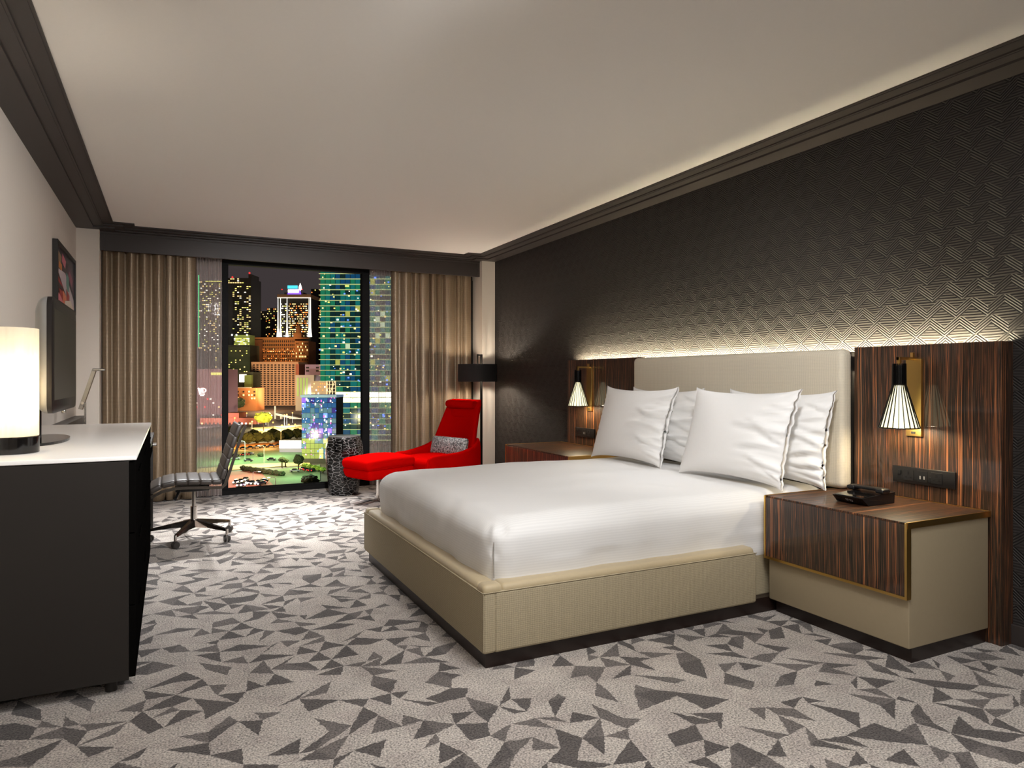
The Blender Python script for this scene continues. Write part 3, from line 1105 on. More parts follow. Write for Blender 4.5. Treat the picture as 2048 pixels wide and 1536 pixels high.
TL = math.radians(16)
pillow('pillow', 'white pillow propped in the back row, rightmost, against the headboard', 3.125, 2.915, 0.872, 0.375, 0.255, 0.13, math.radians(10), 0.02, 1)
pillow('pillow', 'white pillow in the back row, half hidden between the two front pillows', 3.125, 3.93, 0.872, 0.375, 0.255, 0.13, math.radians(10), 0.02, 2)
pillow('pillow', 'large white pillow in the front row, the one nearest the camera', 2.935, 3.02, 0.876, 0.390, 0.265, 0.15, TL, 0.03, 3)
pillow('pillow', 'large white pillow in the front row, the leftmost of the four', 2.935, 4.02, 0.876, 0.390, 0.265, 0.15, TL, 0.03, 4)

# ================================================================== LEFT SIDE: DRESSER, TELEVISION, DESK
DX = -0.12
dr = thing('dresser', 'long black dresser with white glass top along the left wall', 'dresser', (-0.44, 4.1, 0))
oo = (-0.44, 4.1, 0)
MB(oo).rbox(-0.755, DX - 0.022, 3.0, 5.2, 0.053, 0.886, 0.003, 1).build('carcass', M_black_satin, dr)
MB(oo).rbox(-0.765, DX + 0.004, 2.994, 5.206, 0.889, 0.905, 0.003, 2).build('white_top', M_white_top, dr, smooth=50)
MB(oo).box(-0.755, DX - 0.01, 3.004, 5.196, 0.886, 0.889).build('shadow_gap', M_black_gloss, dr)
for c in range(3):
    for r_ in range(3):
        y0 = 3.006 + c * 0.7313
        z0 = 0.062 + r_ * 0.275
        d = MB(oo).rbox(DX - 0.022, DX, y0, y0 + 0.727, z0, z0 + 0.270, 0.002, 1).build('drawer', M_black_drawer, dr)
        h = MB(oo)
        h.rbox(DX + 0.004, DX + 0.008, y0 + 0.24, y0 + 0.49, z0 + 0.205, z0 + 0.215, 0.002, 1)
        h.box(DX, DX + 0.005, y0 + 0.26, y0 + 0.268, z0 + 0.206, z0 + 0.214)
        h.box(DX, DX + 0.005, y0 + 0.462, y0 + 0.470, z0 + 0.206, z0 + 0.214)
        h.build('handle', M_black_drawer, d)
for x in (-0.70, -0.205):
    for y in (3.07, 5.13):
        MB(oo).tube((x, y, 0), (x, y, 0.055), 0.021, n=16).build('leg', M_black_satin, dr, smooth=40)

# --- television on its stand
tv = thing('television', 'flat television with rounded grey back on a black pedestal on the dresser', 'television', (-0.53, 3.86, 0.905))
oo = (-0.53, 3.86, 0.905)
TX, ty0, ty1, tz0, tz1 = -0.450, 3.43, 4.225, 1.052, 1.545


def ring_rect(x, y0, y1, z0, z1, r, n=6):
    pts = []
    for cy, cz, a0 in ((y1 - r, z1 - r, 0), (y0 + r, z1 - r, 90), (y0 + r, z0 + r, 180), (y1 - r, z0 + r, 270)):
        for k in range(n + 1):
            a = math.radians(a0 + 90 * k / n)
            pts.append((x, cy + r * math.cos(a), cz + r * math.sin(a)))
    return pts


sh = MB(oo)
rings = []
for k in range(9):
    q = k / 8
    ins = 0.085 * (1 - math.sqrt(max(0, 1 - q * q)))
    rings.append(ring_rect(TX - 0.012 - 0.052 * q, ty0 + ins, ty1 - ins, tz0 + ins, tz1 - ins, 0.045 - 0.01 * q))
sh.loft(rings)
sh.build('back_shell', mat('tv_silver_grey', (128, 127, 126), 0.32, 0.35, bump=(700, 0.03, 0.0004)), tv, smooth=40)
sh = MB(oo)
sh.loft([ring_rect(TX - 0.012, ty0, ty1, tz0, tz1, 0.045), ring_rect(TX + 0.006, ty0, ty1, tz0, tz1, 0.045), ring_rect(TX + 0.010, ty0 + 0.006, ty1 - 0.006, tz0 + 0.006, tz1 - 0.006, 0.04)])
sh.build('bezel', mat('tv_bezel_black', (32, 28, 26), 0.35, spec=0.2), tv, smooth=40)
MB(oo).box(TX + 0.0095, TX + 0.0115, ty0 + 0.03, ty1 - 0.03, tz0 + 0.055, tz1 - 0.05).build('screen', mat('tv_screen_dark', (40, 33, 29), 0.35, spec=0.15, var=0.1, vscale=400), tv)
MB(oo).rbox(TX - 0.004, TX + 0.012, 3.79, 3.83, tz0 - 0.014, tz0 + 0.002, 0.004, 2).build('badge', M_nickel, tv, smooth=40)
MB(oo).rbox(TX - 0.11, TX - 0.06, 3.74, 3.92, 1.18, 1.42, 0.01, 2).build('mount', M_black_plastic, tv, smooth=40)
MB(oo).tube((-0.552, 3.83, 0.912), (-0.552, 3.83, 1.30), 0.017, n=20).build('pole', M_black_gloss, tv, smooth=40)
bs = MB(oo)
bs.prism([(-0.548 + 0.115 * math.cos(a) * (1 if math.cos(a) > 0 else 0.7), 3.88 + 0.30 * math.sin(a)) for a in [2 * math.pi * k / 40 for k in range(40)]], 0.9052, 0.917)
bs.build('stand_foot', M_black_gloss, tv)

# --- table lamp
tl = thing('table_lamp', 'lit table lamp with tall frosted glass cylinder and black base on the dresser', 'lamp', (-0.565, 3.325, 0.905))
oo = (-0.565, 3.325, 0.905)
c = (-0.565, 3.325, 0)
MB(oo).lathe([(0.092, 0.9052), (0.094, 0.907), (0.094, 0.968), (0.090, 0.972), (0.0, 0.972)], c, 48).build('base', M_black_gloss, tl, smooth=40)
M_frost = see_through('frosted_pleated_glass', (245, 238, 222), 0.16, rough=0.3, translucent=0.72)
MB(oo).lathe([(0.088, 0.972), (0.091, 0.974), (0.091, 1.396), (0.089, 1.398), (0.087, 1.396), (0.087, 0.974)], c, 96, cap=False,
             wob=lambda t, r, z: r + 0.0012 * math.sin(t * 24)).build('glass_cylinder', M_frost, tl, smooth=60)
MB(oo).lathe([(0.0, 1.20), (0.018, 1.195), (0.03, 1.17), (0.024, 1.14), (0.013, 1.11), (0.013, 1.08)], c, 20, cap=False).build('bulb', glow('bulb_glow', (255, 236, 196), 38.0, quiet=False), tl, smooth=60)
MB(oo).tube((c[0], c[1], 0.97), (c[0], c[1], 1.08), 0.012, n=12).build('socket_stem', M_nickel, tl, smooth=40)
lamp('POINT', 'table_lamp_light', (c[0], c[1], 1.165), 14, (1.0, 0.92, 0.80), size=0.04)

# --- abstract picture
pic = thing('framed_picture', 'black framed abstract print of coloured shards above the television', 'picture', (-0.755, 6.6, 1.75))
oo = (-0.755, 6.6, 1.75)
Y0, Y1, Z0, Z1, XF = 5.97, 7.05, 1.745, 2.215, -0.735
for b in ((XL + 0.001, XF, Y0, Y0 + 0.03, Z0, Z1), (XL + 0.001, XF, Y1 - 0.03, Y1, Z0, Z1),
          (XL + 0.001, XF, Y0 + 0.03, Y1 - 0.03, Z0, Z0 + 0.03), (XL + 0.001, XF, Y0 + 0.03, Y1 - 0.03, Z1 - 0.03, Z1)):
    MB(oo).box(*b).build('frame_bar', M_black_satin, pic)
art_cols = [(34, 30, 44), (206, 190, 196), (86, 150, 142), (176, 30, 34), (236, 128, 84), (240, 226, 206), (150, 60, 92),
            (88, 92, 130), (150, 126, 96), (226, 120, 138), (70, 40, 66), (214, 132, 60)]
art = MB(oo)


def shard(ci, pts):
    art.cur = ci
    k = len(art.v)
    # (s, t) in 0..1 on the print; later shards lie a hair in front
    lift = 0.0003 * (len(art.f) + 1)
    art.add([(-0.748 + lift, Y0 + 0.03 + (Y1 - Y0 - 0.06) * s, Z0 + 0.03 + (Z1 - Z0 - 0.06) * tt) for s, tt in pts], [tuple(range(len(pts)))])


shard(0, [(0, 0), (1, 0), (1, 1), (0, 1)])
shard(7, [(0, 0.86), (0.14, 0.8), (0.1, 1), (0, 1)])
shard(8, [(0.0, 0.70), (0.22, 0.66), (0.26, 0.86), (0.08, 0.92)])
shard(9, [(0.28, 0.78), (0.45, 0.70), (0.5, 0.86), (0.3, 0.95)])
shard(11, [(0.1, 0.62), (0.28, 0.6), (0.27, 0.72), (0.12, 0.74)])
shard(7, [(0.0, 0.6), (0.1, 0.6), (0.1, 0.72), (0.0, 0.7)])
shard(10, [(0.55, 0.6), (1.0, 0.3), (1.0, 0.75), (0.6, 0.85)])
shard(6, [(0.62, 0.62), (0.85, 0.45), (0.9, 0.62), (0.7, 0.75)])
shard(1, [(0.0, 0.58), (0.45, 0.62), (0.95, 0.22), (1.0, 0.02), (0.9, 0.0), (0.6, 0.1)])
shard(2, [(0.50, 0.66), (0.64, 0.60), (0.68, 0.32), (0.55, 0.30), (0.50, 0.40)])
shard(6, [(0.0, 0.48), (0.3, 0.34), (0.2, 0.28), (0.0, 0.34)])
shard(3, [(0.05, 0.46), (0.32, 0.30), (0.3, 0.22), (0.1, 0.3)])
shard(0, [(0.0, 0.30), (0.3, 0.24), (0.3, 0.30), (0.05, 0.36)])
shard(3, [(0.12, 0.24), (0.3, 0.22), (0.34, 0.0), (0.14, 0.04)])
shard(4, [(0.3, 0.26), (0.5, 0.18), (0.52, 0.0), (0.3, 0.0)])
shard(3, [(0.5, 0.34), (0.68, 0.24), (0.66, 0.05), (0.52, 0.1)])
shard(9, [(0.0, 0.18), (0.2, 0.1), (0.35, 0.0), (0.0, 0.0)])
shard(5, [(0.4, 0.08), (0.75, 0.16), (0.95, 0.0), (0.4, 0.0)])
art.build('print', [mat('print_colour_%d' % i, c_, 0.35) for i, c_ in enumerate(art_cols)], pic)

# --- desk beyond the dresser
dk = thing('desk', 'black writing desk at the far end of the dresser, behind the office chair', 'desk', (-0.44, 5.75, 0))
oo = (-0.44, 5.75, 0)
MB(oo).rbox(-0.765, -0.118, 5.212, 6.26, 0.735, 0.765, 0.003, 2).build('desktop', M_black_satin, dk)
d = MB(oo).rbox(-0.150, -0.128, 5.24, 6.23, 0.63, 0.732, 0.002, 1).build('drawer', M_black_drawer, dk)
MB(oo).rbox(-0.128, -0.098, 6.02, 6.16, 0.675, 0.69, 0.004, 2).build('handle', M_nickel, d)
MB(oo).box(-0.76, -0.150, 5.24, 6.23, 0.63, 0.735).build('apron', M_black_satin, dk)
for x in (-0.745, -0.142):
    for y in (5.235, 6.215):
        MB(oo).box(x - 0.016, x + 0.016, y - 0.016, y + 0.016, 0, 0.63).build('leg', M_black_satin, dk)
# black ledge along the wall past the desk
lb = thing('wall_ledge', 'slim black ledge on the wall beyond the television, level with the dresser top', 'shelf', (-0.73, 6.6, 0.77))
MB((-0.73, 6.6, 0.77)).rbox(-0.768, -0.68, 5.85, 7.26, 0.80, 0.866, 0.004, 2).build('box', M_black_satin, lb, smooth=40)
MB((-0.73, 6.6, 0.77)).box(-0.768, -0.70, 5.85, 7.26, 0.77, 0.80).build('bracket_rail', M_black_metal, lb)

# --- desk lamp
dl = thing('desk_lamp', 'slim brushed metal desk lamp with tilted bar head on the desk', 'lamp', (-0.535, 5.65, 0.765))
oo = (-0.535, 5.65, 0.765)
MB(oo).lathe([(0.075, 0.7652), (0.075, 0.775), (0.07, 0.778), (0.0, 0.778)], (-0.535, 5.65, 0), 32).build('base', M_nickel, dl, smooth=40)
MB(oo).rbox(-0.540, -0.530, 5.634, 5.666, 0.775, 1.03, 0.002, 2).build('post', M_nickel, dl)
a = MB(oo)
p0, p1 = Vector((-0.562, 5.65, 0.985)), Vector((-0.478, 5.65, 1.262))
dirv = (p1 - p0).normalized()
nrm = Vector((-dirv.z, 0, dirv.x))
cr_ = []
for p in (p0, p1):
    cr_.append([p + nrm * sx * 0.012 + Vector((0, sy * 0.035, 0)) for sx, sy in ((-1, -1), (1, -1), (1, 1), (-1, 1))])
a.loft(cr_)
arm = a.build('tilting_bar', M_nickel, dl)
a = MB(oo)
a.rbox(-0.490, -0.415, 5.612, 5.688, 1.252, 1.268, 0.003, 2)
a.build('head', M_nickel, dl)
MB(oo).tube((-0.549, 5.605, 1.03), (-0.549, 5.695, 1.03), 0.011, n=16).build('hinge', M_chrome, dl, smooth=40)

# --- office chair
oc = thing('office_chair', 'low backed ribbed charcoal office chair on a chrome five star base', 'chair', (0.155, 5.68, 0))
oo = (0.155, 5.68, 0)
M_pad = mat('charcoal_leather', (58, 51, 46), 0.42, bump=(500, 0.08, 0.0008), spec=0.5)
CY0, CY1 = 5.455, 5.905
seat_prof = [(-0.125, 0.395), (-0.055, 0.432), (0.03, 0.448), (0.11, 0.448), (0.19, 0.444), (0.27, 0.438), (0.335, 0.436)]


def pad_between(p, q, th, nm):
    p, q = Vector((p[0], 0, p[1])), Vector((q[0], 0, q[1]))
    dv = (q - p)
    L = dv.length
    ax = dv.normalized()
    up = Vector((-ax.z, 0, ax.x))
    mb = MB(oo)

    def fn(w, d_):
        loc = p + ax * (w.x) + up * (w.z)
        return Vector((loc.x, w.y, loc.z))
    mb.rbox(-0.002, L + 0.002, CY0 + 0.004, CY1 - 0.004, -th * 0.3, th * 0.7, th * 0.38, 4, sub=(1, 3, 1), fn=fn)
    return mb.build(nm, M_pad, oc, smooth=60)


for a_, b_ in zip(seat_prof[:-1], seat_prof[1:]):
    pad_between(a_, b_, 0.040, 'seat_pad')
back_prof = [(0.342, 0.462), (0.365, 0.535), (0.388, 0.61), (0.412, 0.69), (0.437, 0.77), (0.468, 0.852)]
for a_, b_ in zip(back_prof[:-1], back_prof[1:]):
    pad_between(a_, b_, 0.034, 'back_pad')
for y in (CY0 - 0.006, CY1 + 0.006):
    fr = MB(oo)
    prof = [(x, z - 0.030) for x, z in seat_prof] + [(0.358, 0.425)] + [(x + 0.028, z) for x, z in back_prof]
    rr = []
    for k, (x, z) in enumerate(prof):
        x0, z0 = prof[max(0, k - 1)]
        x1, z1 = prof[min(len(prof) - 1, k + 1)]
        t_ = Vector((x1 - x0, 0, z1 - z0)).normalized()
        n_ = Vector((-t_.z, 0, t_.x))
        rr.append([Vector((x, y, z)) + n_ * sx * 0.010 + Vector((0, sy * 0.007, 0)) for sx, sy in ((-1, -1), (1, -1), (1, 1), (-1, 1))])
    fr.loft(rr)
    fr.build('side_frame', mat('dark_chrome_frame', (120, 114, 108), 0.2, 1.0), oc)
MB(oo).rbox(0.03, 0.26, 5.60, 5.76, 0.365, 0.405, 0.008, 2).build('tilt_mechanism', M_black_plastic, oc, smooth=40)
MB(oo).tube((0.06, 5.60, 0.385), (0.03, 5.50, 0.335), 0.010, n=10).build('tilt_lever', M_black_plastic, oc, smooth=40)
MB(oo).tube((0.155, 5.68, 0.24), (0.155, 5.68, 0.37), 0.014, n=20).build('gas_column', M_chrome, oc, smooth=40)
MB(oo).tube((0.155, 5.68, 0.10), (0.155, 5.68, 0.245), 0.024, n=20).build('column_sleeve', M_chrome, oc, smooth=40)
for k in range(5):
    a0 = math.radians(29 + 72 * k)
    ca, sa = math.cos(a0), math.sin(a0)
    L = MB(oo)
    rr = []
    for q, hw, zt, zb in ((0.02, 0.028, 0.150, 0.095), (0.15, 0.020, 0.125, 0.095), (0.29, 0.013, 0.098, 0.080)):
        cx_, cy_ = 0.155 + ca * q, 5.68 + sa * q
        rr.append([(cx_ + sa * hw, cy_ - ca * hw, zb), (cx_ - sa * hw, cy_ + ca * hw, zb), (cx_ - sa * hw * 0.6, cy_ + ca * hw * 0.6, zt), (cx_ + sa * hw * 0.6, cy_ - ca * hw * 0.6, zt)])
    L.loft(rr)
    leg = L.build('base_leg', M_chrome_dark, oc)
    cs = MB(oo)
    cx_, cy_ = 0.155 + ca * 0.295, 5.68 + sa * 0.295
    cs.tube((cx_, cy_, 0.05), (cx_, cy_, 0.095), 0.010, n=10)
    cs.build('caster_stem', M_chrome, leg, smooth=40)
    cs = MB(oo)
    wa = a0 + 0.9
    wx, wy = math.cos(wa), math.sin(wa)
    for s in (-1, 1):
        cs.tube((cx_ + wx * (0.006 * s), cy_ + wy * (0.006 * s), 0.027), (cx_ + wx * (0.022 * s), cy_ + wy * (0.022 * s), 0.027), 0.027, 0.022, n=20)
    cs.build('caster_wheel', mat('caster_grey', (58, 54, 51), 0.4), leg, smooth=40)

# ================================================================== RED LOUNGE CHAIR CORNER


def superring(cx, cy, cz, a, b, plane='xy', n=28, e=2.8):
    pts = []
    for k in range(n):
        t_ = 2 * math.pi * k / n
        u = math.copysign(abs(math.cos(t_)) ** (2 / e), math.cos(t_)) * a
        v = math.copysign(abs(math.sin(t_)) ** (2 / e), math.sin(t_)) * b
        if plane == 'xy':
            pts.append((cx + u, cy + v, cz))
        else:
            pts.append((cx, cy + u, cz + v))
    return pts


CH_ROT = math.radians(199.9)
ch = thing('lounge_chair', 'red high backed lounge chair with rolled headrest in the corner', 'armchair', (2.45, 6.745, 0), CH_ROT)
rings = []
for k in range(15):
    v = k / 14
    z = 0.26 + 0.715 * v
    w_ = 0.335 - 0.03 * v if v < 0.38 else 0.3236 - 0.080 * ((v - 0.38) / 0.62) ** 0.85
    cx_ = -0.265 - 0.165 * v
    th = 0.055 - 0.014 * v
    if k == 14:
        w_, th = w_ - 0.02, th * 0.55
    pts = []
    for (x, y, zz) in superring(cx_, 0, z, th, w_, n=36, e=3.2):
        pts.append((x + 0.11 * (abs(y) / w_) ** 2.2 * (1 - v) ** 0.7, y, zz))
    rings.append(pts)
MB().loft(rings).build('backrest', M_red, ch, smooth=60)
for s in (-1, 1):
    rings = []
    for k in range(17):
        q = k / 16
        x = -0.31 + 0.64 * q
        y = s * (0.285 + 0.055 * math.sin(math.pi * min(1, q * 1.3 + 0.1)) - 0.0 * q)
        zt = 0.455 + 0.13 * math.exp(-q * 5.0) - 0.015 * q
        zb = 0.235 + 0.03 * q
        hw = 0.048 - 0.008 * q
        if q > 0.9:
            sh_ = (q - 0.9) / 0.1
            hw *= 1 - 0.45 * sh_ ** 2
            zt -= 0.03 * sh_ ** 2
            zb += 0.03 * sh_ ** 2
        rings.append(superring(x, y, (zt + zb) / 2, hw, (zt - zb) / 2, 'yz', 24, 3.0))
    MB().loft(rings).build('arm', M_red, ch, smooth=60)


def dome(amount, cx_, cy_, rx, ry, zmid):
    def fn(w, d_):
        q = max(0, 1 - ((w.x - cx_) / rx) ** 2) * max(0, 1 - ((w.y - cy_) / ry) ** 2)
        return Vector((w.x, w.y, w.z + (amount * q if w.z > zmid else 0)))
    return fn


MB().rbox(-0.26, 0.335, -0.285, 0.285, 0.235, 0.40, 0.045, 5, sub=(8, 8, 1), fn=dome(0.025, 0, 0, 0.32, 0.3, 0.33)).build('seat', M_red, ch, smooth=60)
hr = MB()
rr = []
for k in range(13):
    y = -0.215 + 0.43 * k / 12
    e_ = 1 - 0.25 * (abs(k - 6) / 6) ** 6
    rr.append([(-0.355 + 0.050 * e_ * math.cos(t_), y, 0.925 + 0.050 * e_ * math.sin(t_)) for t_ in [2 * math.pi * m / 20 for m in range(20)]])
hr.loft(rr)
head = hr.build('headrest_roll', M_red, ch, smooth=60)


def hang(w, d_):
    v = (w.z - 0.26) / 0.715
    return Vector((w.x - 0.265 - 0.165 * v + 0.046, w.y, w.z))


MB().rbox(-0.006, 0.006, -0.195, 0.195, 0.79, 0.92, 0.005, 2, sub=(1, 4, 4), fn=hang).build('headrest_flap', M_red, head, smooth=60)
MB().lathe([(0.0, 0.0), (0.24, 0.0), (0.24, 0.010), (0.03, 0.018), (0.025, 0.235), (0.0, 0.235)], (0, 0, 0), 40, cap=False).build('swivel_base', M_chrome, ch, smooth=40)

OT = (2.45 - 0.72 * 0.94 + 0.03, 6.745 - 0.72 * 0.34 + 0.09, 0)
ot = thing('ottoman', 'red upholstered footstool in front of the lounge chair, beside the bed foot', 'ottoman', OT, CH_ROT)


def ott(w, d_):
    k = (w.x + 0.27) / 0.54
    q = max(0, 1 - (w.x / 0.30) ** 2) * max(0, 1 - (w.y / 0.28) ** 2)
    taper = (1 - 0.10 * k) * (1 - 0.9 * max(0.0, 0.33 - w.z))
    w = Vector((w.x * (1 - 1.1 * max(0.0, 0.34 - w.z)), w.y, w.z))
    z = w.z + (0.035 * q if w.z > 0.365 else -0.01 * q) - 0.018 * k
    return Vector((w.x, w.y * taper, z))


MB().rbox(-0.27, 0.27, -0.255, 0.255, 0.355, 0.445, 0.038, 5, sub=(8, 8, 1), fn=ott).build('cushion', M_red, ot, smooth=60)
MB().rbox(-0.262, 0.262, -0.247, 0.247, 0.265, 0.360, 0.032, 5, sub=(8, 8, 1), fn=ott).build('seat_shell', M_red, ot, smooth=60)
MB().tube((0, 0, 0.03), (0, 0, 0.25), 0.018, n=16).build('column', M_chrome, ot, smooth=40)
for k in range(4):
    a0 = math.radians(45 + 90 * k) - CH_ROT + math.radians(160)
    MB().loft([[(0.02 * math.cos(a0) - s1 * 0.014 * math.sin(a0), 0.02 * math.sin(a0) + s1 * 0.014 * math.cos(a0), z) for s1, z in ((-1, 0.016), (1, 0.016), (1, 0.034), (-1, 0.034))],
               [(0.28 * math.cos(a0) - s1 * 0.010 * math.sin(a0), 0.28 * math.sin(a0) + s1 * 0.010 * math.cos(a0), z) for s1, z in ((-1, 0.001), (1, 0.001), (1, 0.010), (-1, 0.010))]]).build('foot', M_chrome, ot)

# silver cushion on the chair
M_silver, nt_, b_ = base('silver_sparkle_cloth')  # sparkle painted into the colour as pale and dark grey noise
tc_ = N(nt_, 'ShaderNodeTexCoord')
vo_ = N(nt_, 'ShaderNodeTexNoise')
vo_.inputs['Scale'].default_value = 70
vo_.inputs['Detail'].default_value = 5
nt_.links.new(tc_.outputs['Object'], vo_.inputs['Vector'])
rp_ = N(nt_, 'ShaderNodeValToRGB')
rp_.color_ramp.elements[0].position, rp_.color_ramp.elements[0].color = 0.38, (*lin((70, 70, 70)), 1)
rp_.color_ramp.elements[1].position, rp_.color_ramp.elements[1].color = 0.64, (*lin((205, 205, 203)), 1)
nt_.links.new(vo_.outputs['Fac'], rp_.inputs[0])
nt_.links.new(rp_.outputs[0], b_.inputs['Base Color'])
b_.inputs['Roughness'].default_value = 0.4
b_.inputs['Metallic'].default_value = 0.3
bp_ = N(nt_, 'ShaderNodeBump')
bp_.inputs['Strength'].default_value = 0.8
bp_.inputs['Distance'].default_value = 0.01
nt_.links.new(vo_.outputs['Fac'], bp_.inputs['Height'])
nt_.links.new(bp_.outputs['Normal'], b_.inputs['Normal'])


def cush(w, d_):
    q = max(0, 1 - (w.y / 0.280) ** 2) ** 0.5 * max(0, 1 - ((w.z) / 0.108) ** 2) ** 0.5
    return Vector((w.x * (0.2 + 0.8 * q), w.y, w.z))


sc = MB()
sc.rbox(-0.055, 0.055, -0.270, 0.270, -0.098, 0.098, 0.03, 4, sub=(1, 14, 10), fn=cush)
so = sc.build('lumbar_cushion', M_silver, smooth=60)
RM = Matrix.Rotation(CH_ROT, 4, 'Z')
pp_ = Vector((2.45, 6.745, 0)) + RM @ Vector((-0.145, 0.045, 0.490))
so.location = pp_
so.rotation_euler = (0, math.radians(-14), CH_ROT)
tag(so, 'glittering silver lumbar cushion on the red lounge chair', 'cushion')

# --- faceted drum table
M_crackle, nt_, b_ = base('black_white_crackle')
tc_ = N(nt_, 'ShaderNodeTexCoord')
mp_ = N(nt_, 'ShaderNodeMapping')
mp_.inputs['Scale'].default_value = (1.0, 1.0, 2.0)
nt_.links.new(tc_.outputs['Object'], mp_.inputs['Vector'])
vo_ = N(nt_, 'ShaderNodeTexVoronoi', feature='DISTANCE_TO_EDGE')
vo_.inputs['Scale'].default_value = 17
nt_.links.new(mp_.outputs[0], vo_.inputs['Vector'])
rp_ = N(nt_, 'ShaderNodeValToRGB')
rp_.color_ramp.elements[0].position, rp_.color_ramp.elements[0].color = 0.008, (0.62, 0.61, 0.6, 1)
rp_.color_ramp.elements[1].position, rp_.color_ramp.elements[1].color = 0.022, (0.004, 0.004, 0.004, 1)
nt_.links.new(vo_.outputs['Distance'], rp_.inputs[0])
nt_.links.new(rp_.outputs[0], b_.inputs['Base Color'])
b_.inputs['Roughness'].default_value = 0.25
st = thing('drum_table', 'faceted black drum side table with white crackle lines by the window', 'side table', (1.615, 7.22, 0))


def facet(t_, r, z):
    k = 2 * math.pi / 7
    tt = ((t_ + 0.25 * z) % k) - k / 2
    return r * math.cos(k / 2) / math.cos(tt)


MB().lathe([(0.150, 0.0), (0.158, 0.03), (0.178, 0.20), (0.200, 0.40), (0.196, 0.50), (0.172, 0.590), (0.165, 0.595)], (0, 0, 0), 56, cap=True, wob=facet).build('drum_body', M_crackle, st, smooth=22)
MB().lathe([(0.160, 0.5955), (0.166, 0.597), (0.166, 0.603), (0.160, 0.605), (0.0, 0.605)], (0, 0, 0), 56, cap=False, wob=lambda t_, r, z: facet(t_, r, 0.59) if r else 0).build('top', mat('drum_grey_top', (120, 118, 116), 0.3, var=0.3, vscale=120), st)
hn = MB()
aa = math.radians(-118)
for dz0, dz1, dy0, dy1 in ((0.045, 0.053, -0.04, 0.04), (-0.045, -0.053, -0.04, 0.04), (-0.05, 0.05, 0.036, 0.043), (-0.05, 0.05, -0.043, -0.036)):
    hn.box(0.175, 0.197, dy0, dy1, 0.505 + min(dz0, dz1), 0.505 + max(dz0, dz1))
hh = hn.build('handle_frame', M_black_gloss, st)
hh.rotation_euler = (0, 0, aa)

# --- floor lamp
fl = thing('floor_lamp', 'floor lamp with wide black drum shade behind the red lounge chair', 'lamp', (3.14, 7.12, 0))
FLX, FLY = 3.050, 7.04
MB((3.14, 7.12, 0)).lathe([(0.215, 1.163), (0.217, 1.163), (0.217, 1.356), (0.215, 1.356)], (FLX, FLY, 0), 48, cap=False).build('shade', mat('black_shade_cloth', (26, 24, 23), 0.8, bump=(500, 0.1, 0.0006)), fl, smooth=40)
MB((3.14, 7.12, 0)).lathe([(0.2135, 1.164), (0.2145, 1.164), (0.2145, 1.355), (0.2135, 1.355)], (FLX, FLY, 0), 48, cap=False).build('shade_lining', mat('white_lining', (235, 228, 214), 0.7), fl, smooth=40)
p_ = MB((3.14, 7.12, 0))
p_.box(3.128, 3.150, 7.128, 7.150, 0.02, 1.470)
p_.build('pole', M_black_metal, fl)
p_ = MB((3.14, 7.12, 0))
AX = Vector((FLX, FLY, 0))
p_.tube((3.139, 7.139, 1.459), (FLX, FLY, 1.459), 0.011, n=4)
p_.tube((FLX, FLY, 1.465), (FLX, FLY, 1.30), 0.010, n=4)
p_.build('arm', M_black_metal, fl)
sp = MB((3.14, 7.12, 0))
for k in range(3):
    a0 = 2 * math.pi * k / 3
    sp.tube((FLX, FLY, 1.31), (FLX + 0.214 * math.cos(a0), FLY + 0.214 * math.sin(a0), 1.31), 0.003, n=6)
sp.build('shade_spider', M_black_metal, fl)
MB((3.14, 7.12, 0)).lathe([(0.0, 1.205), (0.02, 1.21), (0.03, 1.235), (0.022, 1.265), (0.013, 1.30)], (FLX, FLY, 0), 20, cap=False).build('bulb', glow('floor_bulb_glow', (255, 226, 178), 30, quiet=False), fl, smooth=60)
MB((3.14, 7.12, 0)).rbox(2.98, 3.24, 6.99, 7.25, 0.0, 0.02, 0.004, 2).build('base_plate', M_black_metal, fl, smooth=40)
lamp('POINT', 'floor_lamp_light', (FLX, FLY, 1.25), 52, (1.0, 0.89, 0.74), size=0.04)

# ================================================================== THE CITY OUTSIDE (street level 40 m below the room floor)
GZ = -40.0


def cpos(px, d):
    """ground-plan point seen at picture column px, d metres ahead of the camera"""
    l = (px - 1024) / F_PX * d
    return l * CY + d * SY, d * CY - l * SY


def cz(y, d):
    return 1.2 + (HORIZON - y) / F_PX * d


def gd(y):
    return F_PX * (1.2 - GZ) / (y - HORIZON)


crng = random.Random(77)
W_WARM = glow('window_warm', (255, 214, 140), 1.6)
W_WHITE = glow('window_white', (255, 246, 224), 1.9)
W_YELL = glow('window_yellow', (236, 230, 120), 1.1)
W_ORANGE = glow('window_orange', (255, 140, 60), 1.3)
W_RED = glow('beacon_red', (255, 40, 40), 2.2)
W_BLUE = glow('light_blue', (90, 130, 255), 1.6)
W_CYAN = glow('light_cyan', (70, 200, 230), 1.3)
W_PINK = glow('light_pink', (255, 90, 190), 1.3)
W_PURP = glow('light_purple', (120, 80, 255), 1.4)
W_GREEN = glow('light_green', (80, 230, 140), 1.2)
W_BLAZE = glow('light_blaze', (255, 250, 240), 4.0)
B_DARK = mat('night_facade_dark', (52, 50, 44), 0.8)
B_OLIVE = mat('night_facade_olive', (66, 66, 48), 0.8)
B_BROWN = mat('concrete_brown', (176, 134, 98), 0.85)
B_BROWN_D = mat('concrete_recess', (34, 22, 15), 0.85)
B_DECO = mat('deco_sandstone', (168, 108, 60), 0.85)
B_LILAC = mat('lilac_render', (170, 146, 170), 0.8)
B_BEIGE = mat('beige_render', (176, 158, 138), 0.8)
B_PINK = mat('pink_render', (172, 132, 136), 0.8)
B_RUST = mat('rust_render', (150, 84, 60), 0.85)
B_GREENW = mat('green_lit_render', (150, 168, 90), 0.8)  # green light put into the render colour


